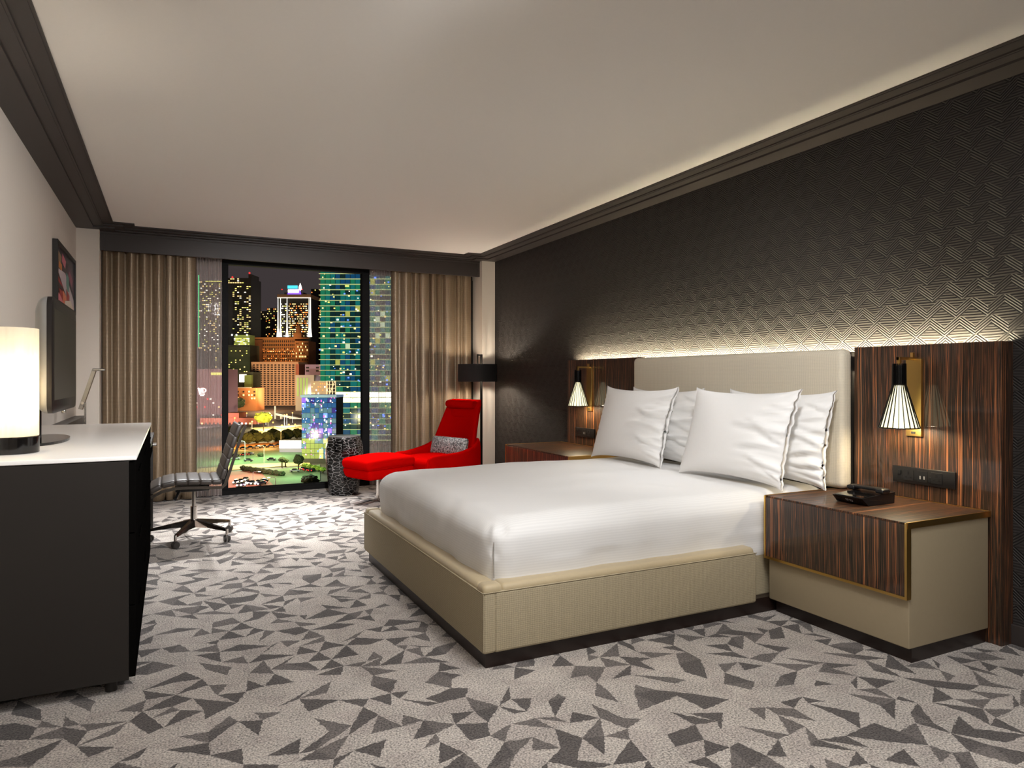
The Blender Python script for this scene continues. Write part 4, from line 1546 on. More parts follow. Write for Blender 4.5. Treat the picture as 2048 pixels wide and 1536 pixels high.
def building(name, label, px0, px1, ytop, d, deep, m, ybase=None, group=None):
    """box building, facade square to the view; returns empty, mpp, width, height"""
    k = d / F_PX
    w_ = (px1 - px0) * k
    x, y = cpos((px0 + px1) / 2, d)
    z0 = GZ if ybase is None else cz(ybase, d)
    h = cz(ytop, d) - z0
    t = thing(name, label, 'building', (x, y, z0), -YAW, group)
    MB().box(-w_ / 2, w_ / 2, 0, deep, 0, h).build('block', m, t)
    return t, k, w_, h


def lit(t, name, w_, h, cols, rows, prob, mats_, x0=None, x1=None, z0=0.0, z1=None, fw=0.55, fh=0.5, seed=1, out=0.12):
    """small lit windows scattered on the grid of one facade"""
    r = random.Random(seed)
    x0 = -w_ / 2 if x0 is None else x0
    x1 = w_ / 2 if x1 is None else x1
    z1 = h if z1 is None else z1
    mb = MB()
    dx, dz = (x1 - x0) / cols, (z1 - z0) / rows
    for i in range(cols):
        for j in range(rows):
            if r.random() < prob:
                mb.cur = r.randrange(len(mats_))
                cx_, cz_ = x0 + (i + 0.5) * dx, z0 + (j + 0.5) * dz
                mb.box(cx_ - dx * fw / 2, cx_ + dx * fw / 2, -out, 0, cz_ - dz * fh / 2, cz_ + dz * fh / 2)
    if not mb.f:
        return None
    ob = mb.build(name, mats_, t)
    ob['kind'] = 'stuff'
    return ob


def facade_fill(px, y, d, tpx, ty, td, bright, color, spot=70, size=1.0):
    """spotlight added to brighten a facade, no fixture; bright = rough radiance wanted on a mid-tone facade"""
    a = cpos(px, d)
    b = cpos(tpx, td)
    z = max(cz(y, d), GZ + 8)
    r2 = (a[0] - b[0]) ** 2 + (a[1] - b[1]) ** 2 + (z - cz(ty, td)) ** 2
    power = bright * math.pi / 0.35 * 4 * math.pi * r2
    return lamp('SPOT', 'facade_fill_light', (a[0], a[1], z), power, color, (b[0], b[1], cz(ty, td)), size, None, spot, 0.8)


def ground_fill(px, y, h, power, color):
    d = gd(y)
    a = cpos(px, d)
    return lamp('POINT', 'ground_fill_light', (a[0], a[1], GZ + h), power, color, size=0.6)


# --- ground
gx, gy = cpos(560, 900)
g = MB()
g.add([(-900, -820, 0), (900, -820, 0), (900, 2600, 0), (-900, 2600, 0)], [(0, 1, 2, 3)])
go = g.build('city_ground', mat('asphalt_night', (70, 62, 56), 0.7, var=0.25, vscale=0.2))
go.location = (gx, gy, GZ)
go.rotation_euler = (0, 0, -YAW)
go['kind'] = 'structure'


def patch(name, label, cat, pts, m, lift):
    ps = [cpos(px, gd(y)) for px, y in pts]
    cx_, cy_ = sum(p[0] for p in ps) / len(ps), sum(p[1] for p in ps) / len(ps)
    mb = MB((cx_, cy_, GZ))
    mb.prism([(p[0], p[1]) for p in ps], GZ, GZ + lift)
    return tag(mb.build(name, m), label, cat)


M_lawn = mat('lawn_green', (92, 116, 76), 0.9, var=0.3, vscale=0.6)
M_path = mat('pale_path', (200, 176, 120), 0.8, var=0.1, vscale=1)
M_pave = mat('red_paving', (150, 84, 66), 0.75, var=0.15, vscale=0.8)
M_road = mat('amber_road', (150, 104, 66), 0.7, var=0.15, vscale=0.4)  # amber lamplight on the asphalt put into its colour
patch('lawn', 'green lawn between the car park road and the pale path', 'lawn', [(380, 905), (620, 900), (620, 926), (380, 936)], M_lawn, 0.20)
patch('lawn', 'green lawn below the hedge, beside the purple glass building', 'lawn', [(520, 944), (640, 930), (640, 985), (560, 985)], M_lawn, 0.25)
patch('path', 'pale curved path between the two lawns', 'path', [(380, 940), (500, 929), (620, 925), (620, 930), (510, 937), (380, 948)], M_path, 0.30)
patch('paved_square', 'reddish paved square with car lights at the window bottom', 'pavement', [(360, 950), (500, 942), (570, 962), (560, 1010), (340, 1010)], M_pave, 0.22)
patch('road', 'amber lit road with parked cars beyond the lawn', 'road', [(380, 897), (560, 880), (620, 880), (620, 890), (560, 893), (380, 906)], M_road, 0.15)
patch('car_park', 'bright lit car park beyond the tree belt', 'car park', [(500, 856), (600, 850), (640, 862), (520, 868)], M_path, 0.2)

# --- teal glass tower
d_ = 420.0
k = d_ / F_PX
TXY = cpos(720, d_)
tw = thing('glass_tower', 'tall teal glass apartment tower with pale floor edges on the right of the view', 'building', (TXY[0], TXY[1], GZ), -YAW)
x0, x1 = (640 - 720) * k, (800 - 720) * k
zU = cz(762, d_) - GZ
ztop = cz(430, d_) - GZ
M_teal = [mat('teal_glass_deep', (8, 42, 46), 0.12, emit=(8, 60, 64), estr=0.55, quiet=True),
          mat('teal_glass', (16, 72, 74), 0.12, emit=(18, 104, 104), estr=0.75, quiet=True),
          mat('teal_glass_green', (22, 84, 66), 0.12, emit=(26, 112, 84), estr=0.75, quiet=True),
          mat('teal_glass_blue', (14, 52, 78), 0.12, emit=(14, 66, 104), estr=0.75, quiet=True),
          mat('teal_glass_dim', (12, 30, 32), 0.12, emit=(14, 40, 42), estr=0.7, quiet=True)]
M_teal_lit = [mat('teal_window_olive', (90, 100, 50), 0.2, emit=(170, 170, 84), estr=0.8, quiet=True), mat('teal_window_pale', (150, 170, 150), 0.2, emit=(190, 206, 180), estr=0.75, quiet=True)]
MB().box(x0 + 0.3, x1, 0.6, 30, zU, ztop).build('core', B_DARK, tw)
MB().box((672 - 720) * k, x1, 0.6, 30, 0, zU).build('podium_core', B_DARK, tw)
pitch = 10.75 * k
cols = 16
cw = (x1 - x0) / cols
variants = {}


def glass_variant(m, key, w2, h2):
    kk = (key, m.name)
    if kk not in variants:
        me = MB().box(-w2 / 2, w2 / 2, -0.12, 0.0, 0, h2)
        ob = me.build('glass_panel', m)
        variants[kk] = ob.data
        bpy.data.objects.remove(ob)
    return variants[kk]


nfl = int((ztop - zU) / pitch)
rest = MB()
M_slab = mat('slab_edge_glow', (190, 196, 150), 0.6, emit=(196, 206, 140), estr=0.6, quiet=True)  # emission puts light on the slab edges, which are no lamps
npan = 0
for j in range(nfl):
    z = zU + j * pitch
    vis = cz(516, d_) - GZ > z
    if vis:
        MB().box(x0 - 0.5, x1, -0.9, 0.6, z - 0.22, z + 0.10).build('floor_slab', M_slab, tw)
    else:
        rest.box(x0 - 0.5, x1, -0.9, 0.6, z - 0.22, z + 0.10)
    for i in range(cols):
        r = crng.random()
        m = M_teal[1] if r < 0.30 else M_teal[2] if r < 0.45 else M_teal[3] if r < 0.60 else M_teal[0] if r < 0.76 else M_teal[4] if r < 0.93 else (M_teal_lit[0] if r < 0.965 else M_teal_lit[1])
        if i in (0, 1):
            m = M_teal[2] if r < 0.8 else M_teal[1]
        xc = x0 + (i + 0.5) * cw
        if vis and i < 14 and npan < 295:
            ob = bpy.data.objects.new('glass_panel', glass_variant(m, 'tw', cw * 0.9, pitch * 0.84))
            COL.objects.link(ob)
            ob.parent = tw
            ob.location = (xc, 0.5, z + 0.15)
            npan += 1
        else:
            rest.box(xc - cw * 0.45, xc + cw * 0.45, 0.38, 0.5, z + 0.15, z + pitch * 0.9)
ro = rest.build('upper_floors', M_teal[1], tw)
ro['kind'] = 'stuff'
# podium floors, white lit level
pj = 0
z = zU - pitch
px0_ = (672 - 720) * k
while z > 2:
    white = cz(786, d_) - GZ > z + pitch * 0.5 > cz(802, d_) - GZ
    MB().box(px0_, x1, -0.6, 0.6, z - 0.2, z + 0.1).build('floor_slab', M_slab, tw)
    for q in range(9):
        xa_ = px0_ + (x1 - px0_) * q / 9
        xb_ = px0_ + (x1 - px0_) * (q + 0.93) / 9
        MB().box(xa_, xb_, 0.3, 0.5, z + 0.15, z + pitch * 0.9).build('glass_band', (W_BLAZE if q % 4 != 2 else W_WHITE) if white else M_teal[crng.randrange(5)], tw)
    pj += 1
    z -= pitch
sm_ = MB()
r = random.Random(5)
for q in range(230):
    sm_.cur = r.randrange(5)
    xx, zz = r.uniform(x0, x1), r.uniform(zU - 30, cz(520, d_) - GZ)
    s_ = r.uniform(0.2, 0.62)
    if zz < zU and xx < px0_ + 1:
        continue
    sm_.box(xx - s_, xx + s_, 0.0, 0.25, zz, zz + s_ * 1.6)
so_ = sm_.build('small_lights', [W_WHITE, W_WARM, W_BLUE, W_YELL, W_WARM], tw)
so_['kind'] = 'stuff'
# white lattice stair tower at the podium corner
lt_x, lt_y = cpos(663, 415)
ls = thing('lattice_frame', 'white lit lattice stair frame at the corner of the teal tower', 'frame structure', (lt_x, lt_y, GZ), -YAW)
k2 = 415 / F_PX
zb_, zt_ = cz(798, 415) - GZ, cz(762, 415) - GZ
M_lat = mat('lattice_glow', (230, 214, 190), 0.7, emit=(255, 220, 170), estr=0.6, quiet=True)  # light falling on the lattice is put in as emission
for px in (653, 659, 665, 671):
    MB().box((px - 663) * k2 - 0.2, (px - 663) * k2 + 0.2, -0.2, 0.2, zb_, zt_).build('post', M_lat, ls)
for q in range(6):
    zz = zb_ + (zt_ - zb_) * q / 5
    MB().box(-10 * k2, 8 * k2, -0.2, 0.2, zz - 0.15, zz + 0.15).build('rail', M_lat, ls)
MB().tube((-8 * k2, -0.3, zb_), (7 * k2, -0.3, zt_), 0.35, n=6).build('brace', M_lat, ls)
MB().box(-3 * k2, 3 * k2, 0.5, 3, 0, zb_).build('pier', B_BEIGE, ls)

# --- blue and purple lit glass building
d_ = 335.0
k = d_ / F_PX
bx, by = cpos(637, d_)
pb = thing('glass_office', 'blue and purple lit low glass building in front of the teal tower', 'building', (bx, by, GZ), -YAW)
xa, xb = (603 - 637) * k, (672 - 637) * k
hh_ = cz(795, d_) - GZ
MB().box(xa + 0.2, xb, 0.4, 14, 0, hh_).build('core', B_DARK, pb)
MB().box(xa - 0.4, xb + 0.3, -0.4, 14, hh_, hh_ + 1.2).build('roof_edge', mat('coping_glow', (150, 176, 200), 0.6, emit=(130, 160, 190), estr=0.35, quiet=True), pb)  # faint glow on the coping in place of light falling on it
PB = [mat('blue_glass', (30, 60, 110), 0.12, emit=(52, 100, 150), estr=0.6, quiet=True),
      mat('violet_glass', (50, 40, 110), 0.12, emit=(60, 56, 130), estr=0.6, quiet=True),
      mat('steel_glass', (70, 92, 110), 0.12, emit=(74, 116, 136), estr=0.6, quiet=True),
      mat('olive_glass', (90, 100, 50), 0.12, emit=(150, 160, 90), estr=0.7, quiet=True)]
fh_ = 10.2 * k
nf_ = int(hh_ / fh_)
for j in range(nf_):
    for i in range(8):
        r = crng.random()
        if j >= nf_ - 4:
            m = PB[3] if r < 0.7 else (PB[2] if r < 0.9 else W_YELL)
        else:
            m = PB[0] if r < 0.42 else PB[1] if r < 0.56 else PB[2] if r < 0.93 else (W_PURP if r < 0.97 else W_BLUE)
        ob = bpy.data.objects.new('glass_panel', glass_variant(m, 'pb', (xb - xa) / 8 * 0.93, fh_ * 0.92))
        COL.objects.link(ob)
        ob.parent = pb
        ob.location = (xa + (i + 0.5) * (xb - xa) / 8, 0.4, hh_ - (j + 1) * fh_)
sm_ = MB()
r = random.Random(15)
for q in range(120):
    sm_.cur = r.randrange(5)
    xx, zz = r.uniform(xa, xb), r.uniform(2, hh_)
    s_ = r.uniform(0.12, 0.3)
    sm_.box(xx - s_, xx + s_, 0.0, 0.28, zz, zz + s_ * r.choice((1.5, 4)))
sm_.build('small_lights', [W_WHITE, W_PURP, W_BLUE, W_PINK, W_WHITE], pb)['kind'] = 'stuff'

# --- brown concrete grid block
d_ = 1000.0
t, k, w_, h = building('concrete_block', 'brown concrete office block with a grid of small windows', 505, 591, 728, d_, 40, B_BROWN_D)
lat = MB()
nc, nr = 12, 19
zb0 = h - 82 * k
for i in range(nc + 1):
    x = -w_ / 2 + w_ * i / nc
    lat.box(x - w_ / nc * 0.17, x + w_ / nc * 0.17, -2.0, 0, zb0, h + 1)
for j in range(nr + 1):
    z = zb0 + (h - zb0) * j / nr
    q = (h - zb0) / nr
    lat.box(-w_ / 2, w_ / 2, -1.8, 0, z - q * 0.20, z + q * 0.20)
lat.build('concrete_lattice', B_BROWN, t)['kind'] = 'stuff'
MB().box(-w_ / 2 - 1, w_ / 2 + 5, -2.2, 42, h, h + 3).build('parapet', B_BROWN, t)
MB().box(w_ / 2, w_ / 2 + 5, 0, 42, 0, h).build('side_wall', B_RUST, t)
facade_fill(540, 800, 860, 548, 765, d_, 0.26, (1.0, 0.76, 0.52), 60, 3)

# --- sandstone block behind it
d_ = 1150.0
t, k, w_, h = building('sandstone_block', 'brown stone block with lit orange windows and a small dome behind the grid block', 525, 590, 676, d_, 40, B_DECO)
MB().box(-w_ / 2 - 27 * k, -w_ / 2, 3, 40, 0, h - 2 * k).build('left_wing', mat('deco_shaded_stone', (120, 76, 46), 0.85), t)  # shade of the wing put into its stone colour
MB().box(w_ / 2, w_ / 2 + 28 * k, -3, 40, 0, h - 6 * k).build('right_wing', B_DECO, t)
MB().box(w_ / 2 - 4 * k, w_ / 2 + 12 * k, 2, 14, h, h + 10 * k).build('tower_base', B_DECO, t)
MB().lathe([(5.5 * k, 0), (5.5 * k, 8 * k), (4.5 * k, 12 * k), (2 * k, 16 * k), (0.5 * k, 20 * k)], (w_ / 2 + 4 * k, 8, h + 10 * k), 12).build('dome', B_DECO, t, smooth=40)
MB().box(-w_ / 2 - 28 * k, w_ / 2 + 29 * k, -3.6, 0, h - 2 * k, h + 1 * k).build('cornice', B_DECO, t)
lit(t, 'dark_windows', w_, h, 17, 8, 1.0, [B_BROWN_D], z0=h - 62 * k, z1=h - 3 * k, fw=0.5, fh=0.6, out=0.4)
lit(t, 'lit_windows', w_, h, 34, 9, 0.3, [W_ORANGE, W_WARM, W_ORANGE], z0=h - 62 * k, z1=h - 20 * k, fw=0.5, fh=0.35, seed=3, out=0.6)
lit(t, 'wing_windows', w_, h, 8, 8, 0.7, [B_BROWN_D, W_WARM, B_BROWN_D], x0=w_ / 2 + 2, x1=w_ / 2 + 27 * k, z0=h - 60 * k, z1=h - 8 * k, fw=0.5, fh=0.5, seed=4, out=3.5)
facade_fill(556, 660, 1070, 560, 700, d_, 0.24, (1.0, 0.66, 0.34), 70, 3)

# --- floodlit bank tower
d_ = 1320.0
t, k, w_, h = building('floodlit_tower', 'floodlit tower with white light columns and a blue crown sign', 557, 621, 596, d_, 50, B_DARK)
lit(t, 'lit_windows', w_, h, 16, 16, 0.62, [W_WARM, W_WARM, W_ORANGE, W_WHITE], z0=h - 78 * k, z1=h - 10 * k, x0=-w_ / 2 + 20 * k, x1=w_ / 2 - 5 * k, fw=0.8, fh=0.42, seed=8, out=0.6)
lit(t, 'edge_windows', w_, h, 4, 16, 0.4, [W_WHITE, W_YELL], z0=h - 78 * k, z1=h - 10 * k, x0=-w_ / 2 + 4 * k, x1=-w_ / 2 + 16 * k, fw=0.8, fh=0.4, seed=9, out=0.6)
MB().box(-w_ / 2 - 1.5 * k, w_ / 2 + 1.5 * k, -3, 52, h, h + 7 * k).build('crown_band', B_BROWN, t)
MB().box(-w_ / 2 - 1.5 * k, w_ / 2 + 1.5 * k, -3.6, -3, h - 0.6 * k, h + 0.6 * k).build('crown_light_line', W_WHITE, t)
for px in (-w_ / 2, -w_ / 2 + 5 * k, -w_ / 2 + 18 * k, w_ / 2 - 2 * k, w_ / 2 + 1 * k):
    MB().loft([[(px - 2.6 * k, -4, h - 78 * k), (px + 2.6 * k, -4, h - 78 * k), (px + 2.6 * k, -2, h - 78 * k), (px - 2.6 * k, -2, h - 78 * k)],
               [(px - 1.0 * k, -3.4, h - 60 * k), (px + 1.0 * k, -3.4, h - 60 * k), (px + 1.0 * k, -2.4, h - 60 * k), (px - 1.0 * k, -2.4, h - 60 * k)],
               [(px - 0.4 * k, -3, h), (px + 0.4 * k, -3, h), (px + 0.4 * k, -2.6, h), (px - 0.4 * k, -2.6, h)]]).build('light_column', W_WHITE, t)  # floodlight on the posts, shaped as glowing columns
MB().box(-w_ / 2 + 10 * k, w_ / 2 - 16 * k, 5, 30, h + 7 * k, h + 12 * k).build('penthouse', B_DARK, t)
MB().loft([[(-15 * k, 2, h + 8 * k), (12 * k, 2, h + 8 * k), (12 * k, 8, h + 8 * k), (-15 * k, 8, h + 8 * k)],
           [(-10 * k, 2, h + 18 * k), (8 * k, 2, h + 18 * k), (8 * k, 8, h + 18 * k), (-10 * k, 8, h + 18 * k)]]).build('blue_crown', W_PURP, t)
MB().box(-13 * k, 8 * k, 0, 1, h + 11 * k, h + 17 * k).build('white_sign', W_BLAZE, t)
MB().box(-14 * k, 6 * k, 0, 1, h + 19 * k, h + 25 * k).build('cyan_sign', W_CYAN, t)
fl_ = MB()
fl_.lathe([(0.3 * k, 0), (3.2 * k, 4 * k), (2.6 * k, 8 * k), (0.2 * k, 15 * k)], (10.5 * k, 3, h + 15 * k), 10)
fl_.build('flame_finial', W_BLAZE, t, smooth=40)
for px, zz in ((-25 * k, h + 17 * k), (15 * k, h + 17 * k)):
    MB().lathe([(0.2, -1), (1.4, 0), (0.2, 1)], (px, 0, zz), 8).build('beacon', W_RED, t)

# --- dark towers of the skyline
t, k, w_, h = building('apartment_tower', 'dark apartment tower with scattered lit windows, seen beside the window frame', 446, 502, 556, 1250, 50, B_DARK)
lit(t, 'lit_windows', w_, h, 12, 34, 0.30, [W_WARM, W_WHITE, W_YELL, W_WARM], z0=h - 130 * k, fw=0.7, fh=0.42, seed=21, out=0.6)
MB().box(w_ / 2 - 6 * k, w_ / 2, 2, 40, h, h + 8 * k).build('roof_house', B_DARK, t)
for px in (-20 * k, -9 * k, w_ / 2 - 3 * k):
    MB().lathe([(0.2, -1.6), (1.8, 0), (0.2, 1.6)], (px, 0, h + (10 * k if px > 0 else 1.5 * k)), 8).build('beacon', W_RED, t)
t, k, w_, h = building('apartment_tower', 'dark tower with a green light line seen through the left sheer', 397, 441, 562, 1150, 50, B_DARK)
lit(t, 'lit_windows', w_, h, 12, 34, 0.22, [W_WARM, W_WHITE, W_YELL], z0=h - 140 * k, fw=0.7, fh=0.4, seed=22, out=0.6)
MB().box(-w_ / 2, -w_ / 2 + 1.4 * k, -1, 0, h - 132 * k, h + 12 * k).build('green_light_line', W_GREEN, t)
MB().box(-w_ / 2 + 14 * k, w_ / 2 + 8 * k, -1, 0, h - 1.5 * k, h).build('roof_light_line', W_YELL, t)
for i, (a, b, yt, dd, lab) in enumerate(((500, 520, 640, 1700, 'low dark block'), (521, 536, 622, 1900, 'slim dark block with dotted lights'),
                                         (534, 556, 616, 1600, 'dark block beside the floodlit tower'), (622, 646, 578, 1500, 'dark tower behind the teal glass tower'),
                                         (486, 512, 632, 2100, 'far hazy block'), (600, 634, 640, 1800, 'broad far block right of the floodlit tower'))):
    t, k, w_, h = building('skyline_block', lab + ' on the skyline, %s' % ('left of the floodlit tower' if b < 560 else 'between the two towers'), a, b, yt, dd, 40, B_DARK)
    lit(t, 'lit_windows', w_, h, 7, 20, 0.24, [W_WARM, W_YELL, W_ORANGE], z0=max(0, h - 90 * k), fw=0.6, fh=0.4, seed=30 + i, out=0.8)

# --- blocks that stand either side, behind the drapes
for i, (a, b, yt, dd, m_, lab) in enumerate(((300, 352, 600, 1300, B_DARK, 'dark tower behind the left drape'), (230, 292, 660, 1100, B_OLIVE, 'olive block far behind the left drape'),
                                             (150, 220, 700, 900, B_BEIGE, 'pale block at the far left behind the drape'), (262, 336, 770, 640, B_RUST, 'low rust block behind the left drape'),
                                             (805, 880, 560, 1200, B_DARK, 'dark tower behind the right drape'), (885, 960, 650, 1000, B_OLIVE, 'olive block behind the right drape'),
                                             (830, 940, 760, 600, B_BEIGE, 'low pale block behind the right drape'), (60, 140, 640, 1300, B_DARK, 'dark tower hidden past the left pier'))):
    t, k, w_, h = building('city_block', lab + ', with lit windows', a, b, yt, dd, 40, m_)
    lit(t, 'lit_windows', w_, h, 14, 26, 0.22, [W_WARM, W_YELL, W_WHITE], z0=max(0, h - 120 * k), fw=0.6, fh=0.4, seed=90 + i, out=0.5)

# --- middle ground left
t, k, w_, h = building('olive_block', 'olive dark block with a bright yellow lit storey behind the window frame', 430, 500, 690, 1080, 40, B_OLIVE)
MB().box(-20 * k + 25 * k, w_ / 2, -2, 20, h, h + 20 * k).build('penthouse', B_GREENW, t)
lit(t, 'penthouse_windows', w_, h, 10, 5, 0.7, [W_YELL, W_WHITE], x0=4 * k, x1=w_ / 2, z0=h, z1=h + 14 * k, fw=0.8, fh=0.5, seed=41, out=2.6)
MB().box(-25 * k, w_ / 2 - 2 * k, -2, 0, h - 4 * k, h).build('roof_shadow_edge', B_DARK, t)  # dark strip standing in for shade at the roof edge
for px in (0, 9, 30):
    MB().lathe([(0.2, -1.4), (1.5, 0), (0.2, 1.4)], (px * k, -2, h + 20 * k), 8).build('roof_lamp', W_BLAZE, t)
facade_fill(470, 800, 1000, 482, 680, 1080, 0.10, (0.95, 1.0, 0.55), 60, 3)
lit(t, 'lit_windows', w_, h, 16, 12, 0.14, [W_WARM, W_YELL], z0=h - 60 * k, z1=h - 5 * k, fw=0.5, fh=0.4, seed=42, out=0.5)
t, k, w_, h = building('loading_hall', 'low hall with two bright white windows beside the grid block', 440, 506, 744, 960, 30, B_OLIVE)
for a, b in ((-12, 2), (6, 20)):
    MB().box(a * k, b * k, -0.5, 0, h - 20 * k, h - 5 * k).build('bright_window', W_BLAZE, t)
MB().box(w_ / 2 - 14 * k, w_ / 2, -6, 0, 0, h - 6 * k).build('side_block', B_GREENW, t)
t, k, w_, h = building('ochre_hall', 'long low ochre building in front of the grid block', 380, 512, 776, 880, 30, B_DECO)
MB().box(-w_ / 2, w_ / 2 - 10 * k, -0.5, 2, h, h + 1.5 * k).build('parapet', B_BEIGE, t)
facade_fill(470, 900, 760, 480, 790, 900, 0.10, (1.0, 0.8, 0.5), 80, 3)
lit(t, 'dark_windows', w_, h, 24, 3, 0.7, [B_BROWN_D, B_BROWN_D, W_WARM], z0=h - 24 * k, z1=h - 4 * k, fw=0.55, fh=0.5, seed=43, out=0.4)
t, k, w_, h = building('rust_hall', 'rust coloured building with small arched windows behind the office chair', 400, 512, 836, 620, 25, B_RUST)
MB().box(-8 * k, 20 * k, 2, 20, h, h + 10 * k).build('stair_house', B_RUST, t)
lit(t, 'arched_windows', w_, h, 14, 2, 0.85, [W_WARM, B_BROWN_D, W_WHITE], z0=h - 22 * k, z1=h - 8 * k, fw=0.42, fh=0.62, seed=51, out=0.3)
facade_fill(470, 960, 480, 470, 845, 620, 0.12, (1.0, 0.55, 0.35), 80, 2)
t, k, w_, h = building('logo_building', 'pink lit building with a white fan logo seen through the left sheer', 340, 452, 738, 700, 30, B_PINK)
lg2 = MB()


def fanstroke(pts, wd):
    for (xa_, za_), (xb_, zb_2) in zip(pts[:-1], pts[1:]):
        lg2.add([(xa_ - wd, -0.3, za_), (xa_ + wd, -0.3, za_), (xb_ + wd, -0.3, zb_2), (xb_ - wd, -0.3, zb_2)], [(0, 1, 2, 3)])


lx, lz = (405 - 396) * k, h - (784 - 738) * k
S = 8 * k
fanstroke([(lx - 0.95 * S, lz + 1.0 * S), (lx - 0.62 * S, lz - 0.35 * S)], 0.20 * S)
fanstroke([(lx - 0.55 * S, lz - 0.35 * S), (lx - 0.30 * S, lz + 1.0 * S)], 0.12 * S)
fanstroke([(lx - 0.12 * S, lz + 1.0 * S), (lx - 0.10 * S, lz - 0.25 * S)], 0.11 * S)
fanstroke([(lx + 0.12 * S, lz + 1.0 * S), (lx + 0.15 * S, lz - 0.15 * S)], 0.13 * S)
fanstroke([(lx + 0.2 * S, lz + 1.0 * S), (lx + 0.75 * S, lz + 0.75 * S), (lx + 0.85 * S, lz + 0.35 * S), (lx + 0.65 * S, lz), (lx + 0.2 * S, lz - 0.2 * S)], 0.14 * S)
lg2.box(lx - 0.85 * S, lx + 0.6 * S, -0.3, 0, lz - 0.62 * S, lz - 0.45 * S)
lg2.box(lx - 0.55 * S, lx + 0.35 * S, -0.3, 0, lz - 0.95 * S, lz - 0.82 * S)
lg2.build('white_logo', W_BLAZE, t)
MB().box(w_ / 2 - 30 * k, w_ / 2 - 4 * k, -0.4, 0, h - 12 * k, h - 7 * k).build('lit_sign_panel', W_YELL, t)
lit(t, 'lit_windows', w_, h, 20, 8, 0.2, [W_WARM, W_RED, W_WHITE], z0=h - 120 * k, z1=h - 56 * k, fw=0.5, fh=0.3, seed=61, out=0.3)
facade_fill(400, 960, 560, 405, 790, 700, 0.13, (1.0, 0.78, 0.85), 90, 2)

# --- middle ground right: pale blocks
t, k, w_, h = building('pale_block', 'pale block with green lit window strips beside the grid block', 591, 628, 750, 880, 30, B_BEIGE)
for i in range(4):
    MB().box((-15 + i * 6) * k, (-12 + i * 6) * k, -0.5, 0, h - 42 * k, h - 6 * k).build('green_window_strip', mat('green_strip', (120, 140, 70), 0.5, emit=(170, 190, 90), estr=0.5, quiet=True), t)
facade_fill(610, 860, 760, 612, 770, 880, 0.18, (0.95, 0.9, 0.62), 60, 2)
t, k, w_, h = building('lilac_block', 'lilac lit flat roofed block behind the pale block', 610, 650, 729, 960, 30, B_LILAC)
lit(t, 'dark_windows', w_, h, 4, 2, 0.8, [B_DARK], z0=h - 16 * k, z1=h - 3 * k, fw=0.6, fh=0.5, seed=71, out=0.3)
facade_fill(630, 820, 860, 630, 740, 960, 0.2, (0.78, 0.66, 1.0), 60, 2)
t, k, w_, h = building('service_wing', 'beige service wing with bright roof lamps left of the lattice frame', 622, 656, 762, 640, 30, B_BEIGE)
lit(t, 'roof_lamps', w_, h, 8, 4, 0.5, [W_BLAZE, W_ORANGE, W_WARM], z0=h - 28 * k, z1=h - 2 * k, fw=0.4, fh=0.35, seed=72, out=0.4)
facade_fill(640, 860, 540, 640, 780, 640, 0.16, (1.0, 0.8, 0.6), 70, 2)

# --- white lit pavilion
d_ = gd(905)
t, k, w_, h = building('pavilion', 'dazzling white lit pavilion at the edge of the lawn', 559, 606, 881, d_, 8, B_DARK)
MB().box(-w_ / 2, w_ / 2 - 1, -0.4, 0, h - 15 * k, h).build('light_wall', W_BLAZE, t)
MB().box(-w_ / 2, w_ / 2, -0.3, 0, 0, h - 16 * k).build('lower_wall', B_LILAC, t)

# --- viaduct
vx0, vy0 = cpos(549, 700)
vi = thing('viaduct', 'white lit elevated road on thin piers beyond the tree belt', 'bridge', (vx0, vy0, GZ), -YAW)
kv = 700 / F_PX
zv = cz(836, 700) - GZ
MB().loft([[(0, 0, zv + 3), (0, 8, zv + 3), (0, 8, zv + 5.2), (0, 0, zv + 5.2)], [(56 * kv, 0, zv - 3), (56 * kv, 8, zv - 3), (56 * kv, 8, zv - 0.8), (56 * kv, 0, zv - 0.8)]]).build('deck', mat('lit_concrete', (230, 214, 190), 0.8), vi)
MB().box(0, 1.2, -0.5, 1, 0, zv + 12).build('mast', mat('lit_concrete', (230, 214, 190), 0.8), vi)
for px in (12, 30, 46):
    MB().box(px * kv - 0.7, px * kv + 0.7, 1, 5, 0, zv + 3 - 6 * px / 56).build('pier', mat('lit_concrete', (230, 214, 190), 0.8), vi)
facade_fill(570, 900, 560, 576, 838, 700, 0.4, (1.0, 0.9, 0.75), 50, 1)


# --- trees, lamps, cars
def tree_crown(r, seed, flat=0.75):
    bm = bmesh.new()
    bmesh.ops.create_icosphere(bm, subdivisions=3, radius=r)
    for v in bm.verts:
        n = noise.noise(v.co * (2.2 / r) + Vector((seed, seed * 2, 0)))
        n2 = noise.noise(v.co * (6.0 / r) + Vector((seed, 0, seed)))
        v.co *= 1 + 0.32 * n + 0.22 * n2
        v.co.z *= flat
    mb = MB()
    mb.v = [v.co.copy() for v in bm.verts]
    mb.f = [[v.index for v in f.verts] for f in bm.faces]
    mb.mi = [0] * len(mb.f)
    bm.free()
    return mb


M_leaf = mat('night_foliage', (58, 66, 34), 0.9, var=0.4, vscale=0.9, bump=(1.2, 1.0, 0.8))
M_leaf_lit = mat('lamplit_foliage', (150, 176, 60), 0.9, var=0.4, vscale=0.9, bump=(1.2, 1.0, 0.8))  # lamplight put into the leaf colour
M_bark = mat('night_bark', (60, 48, 36), 0.9)


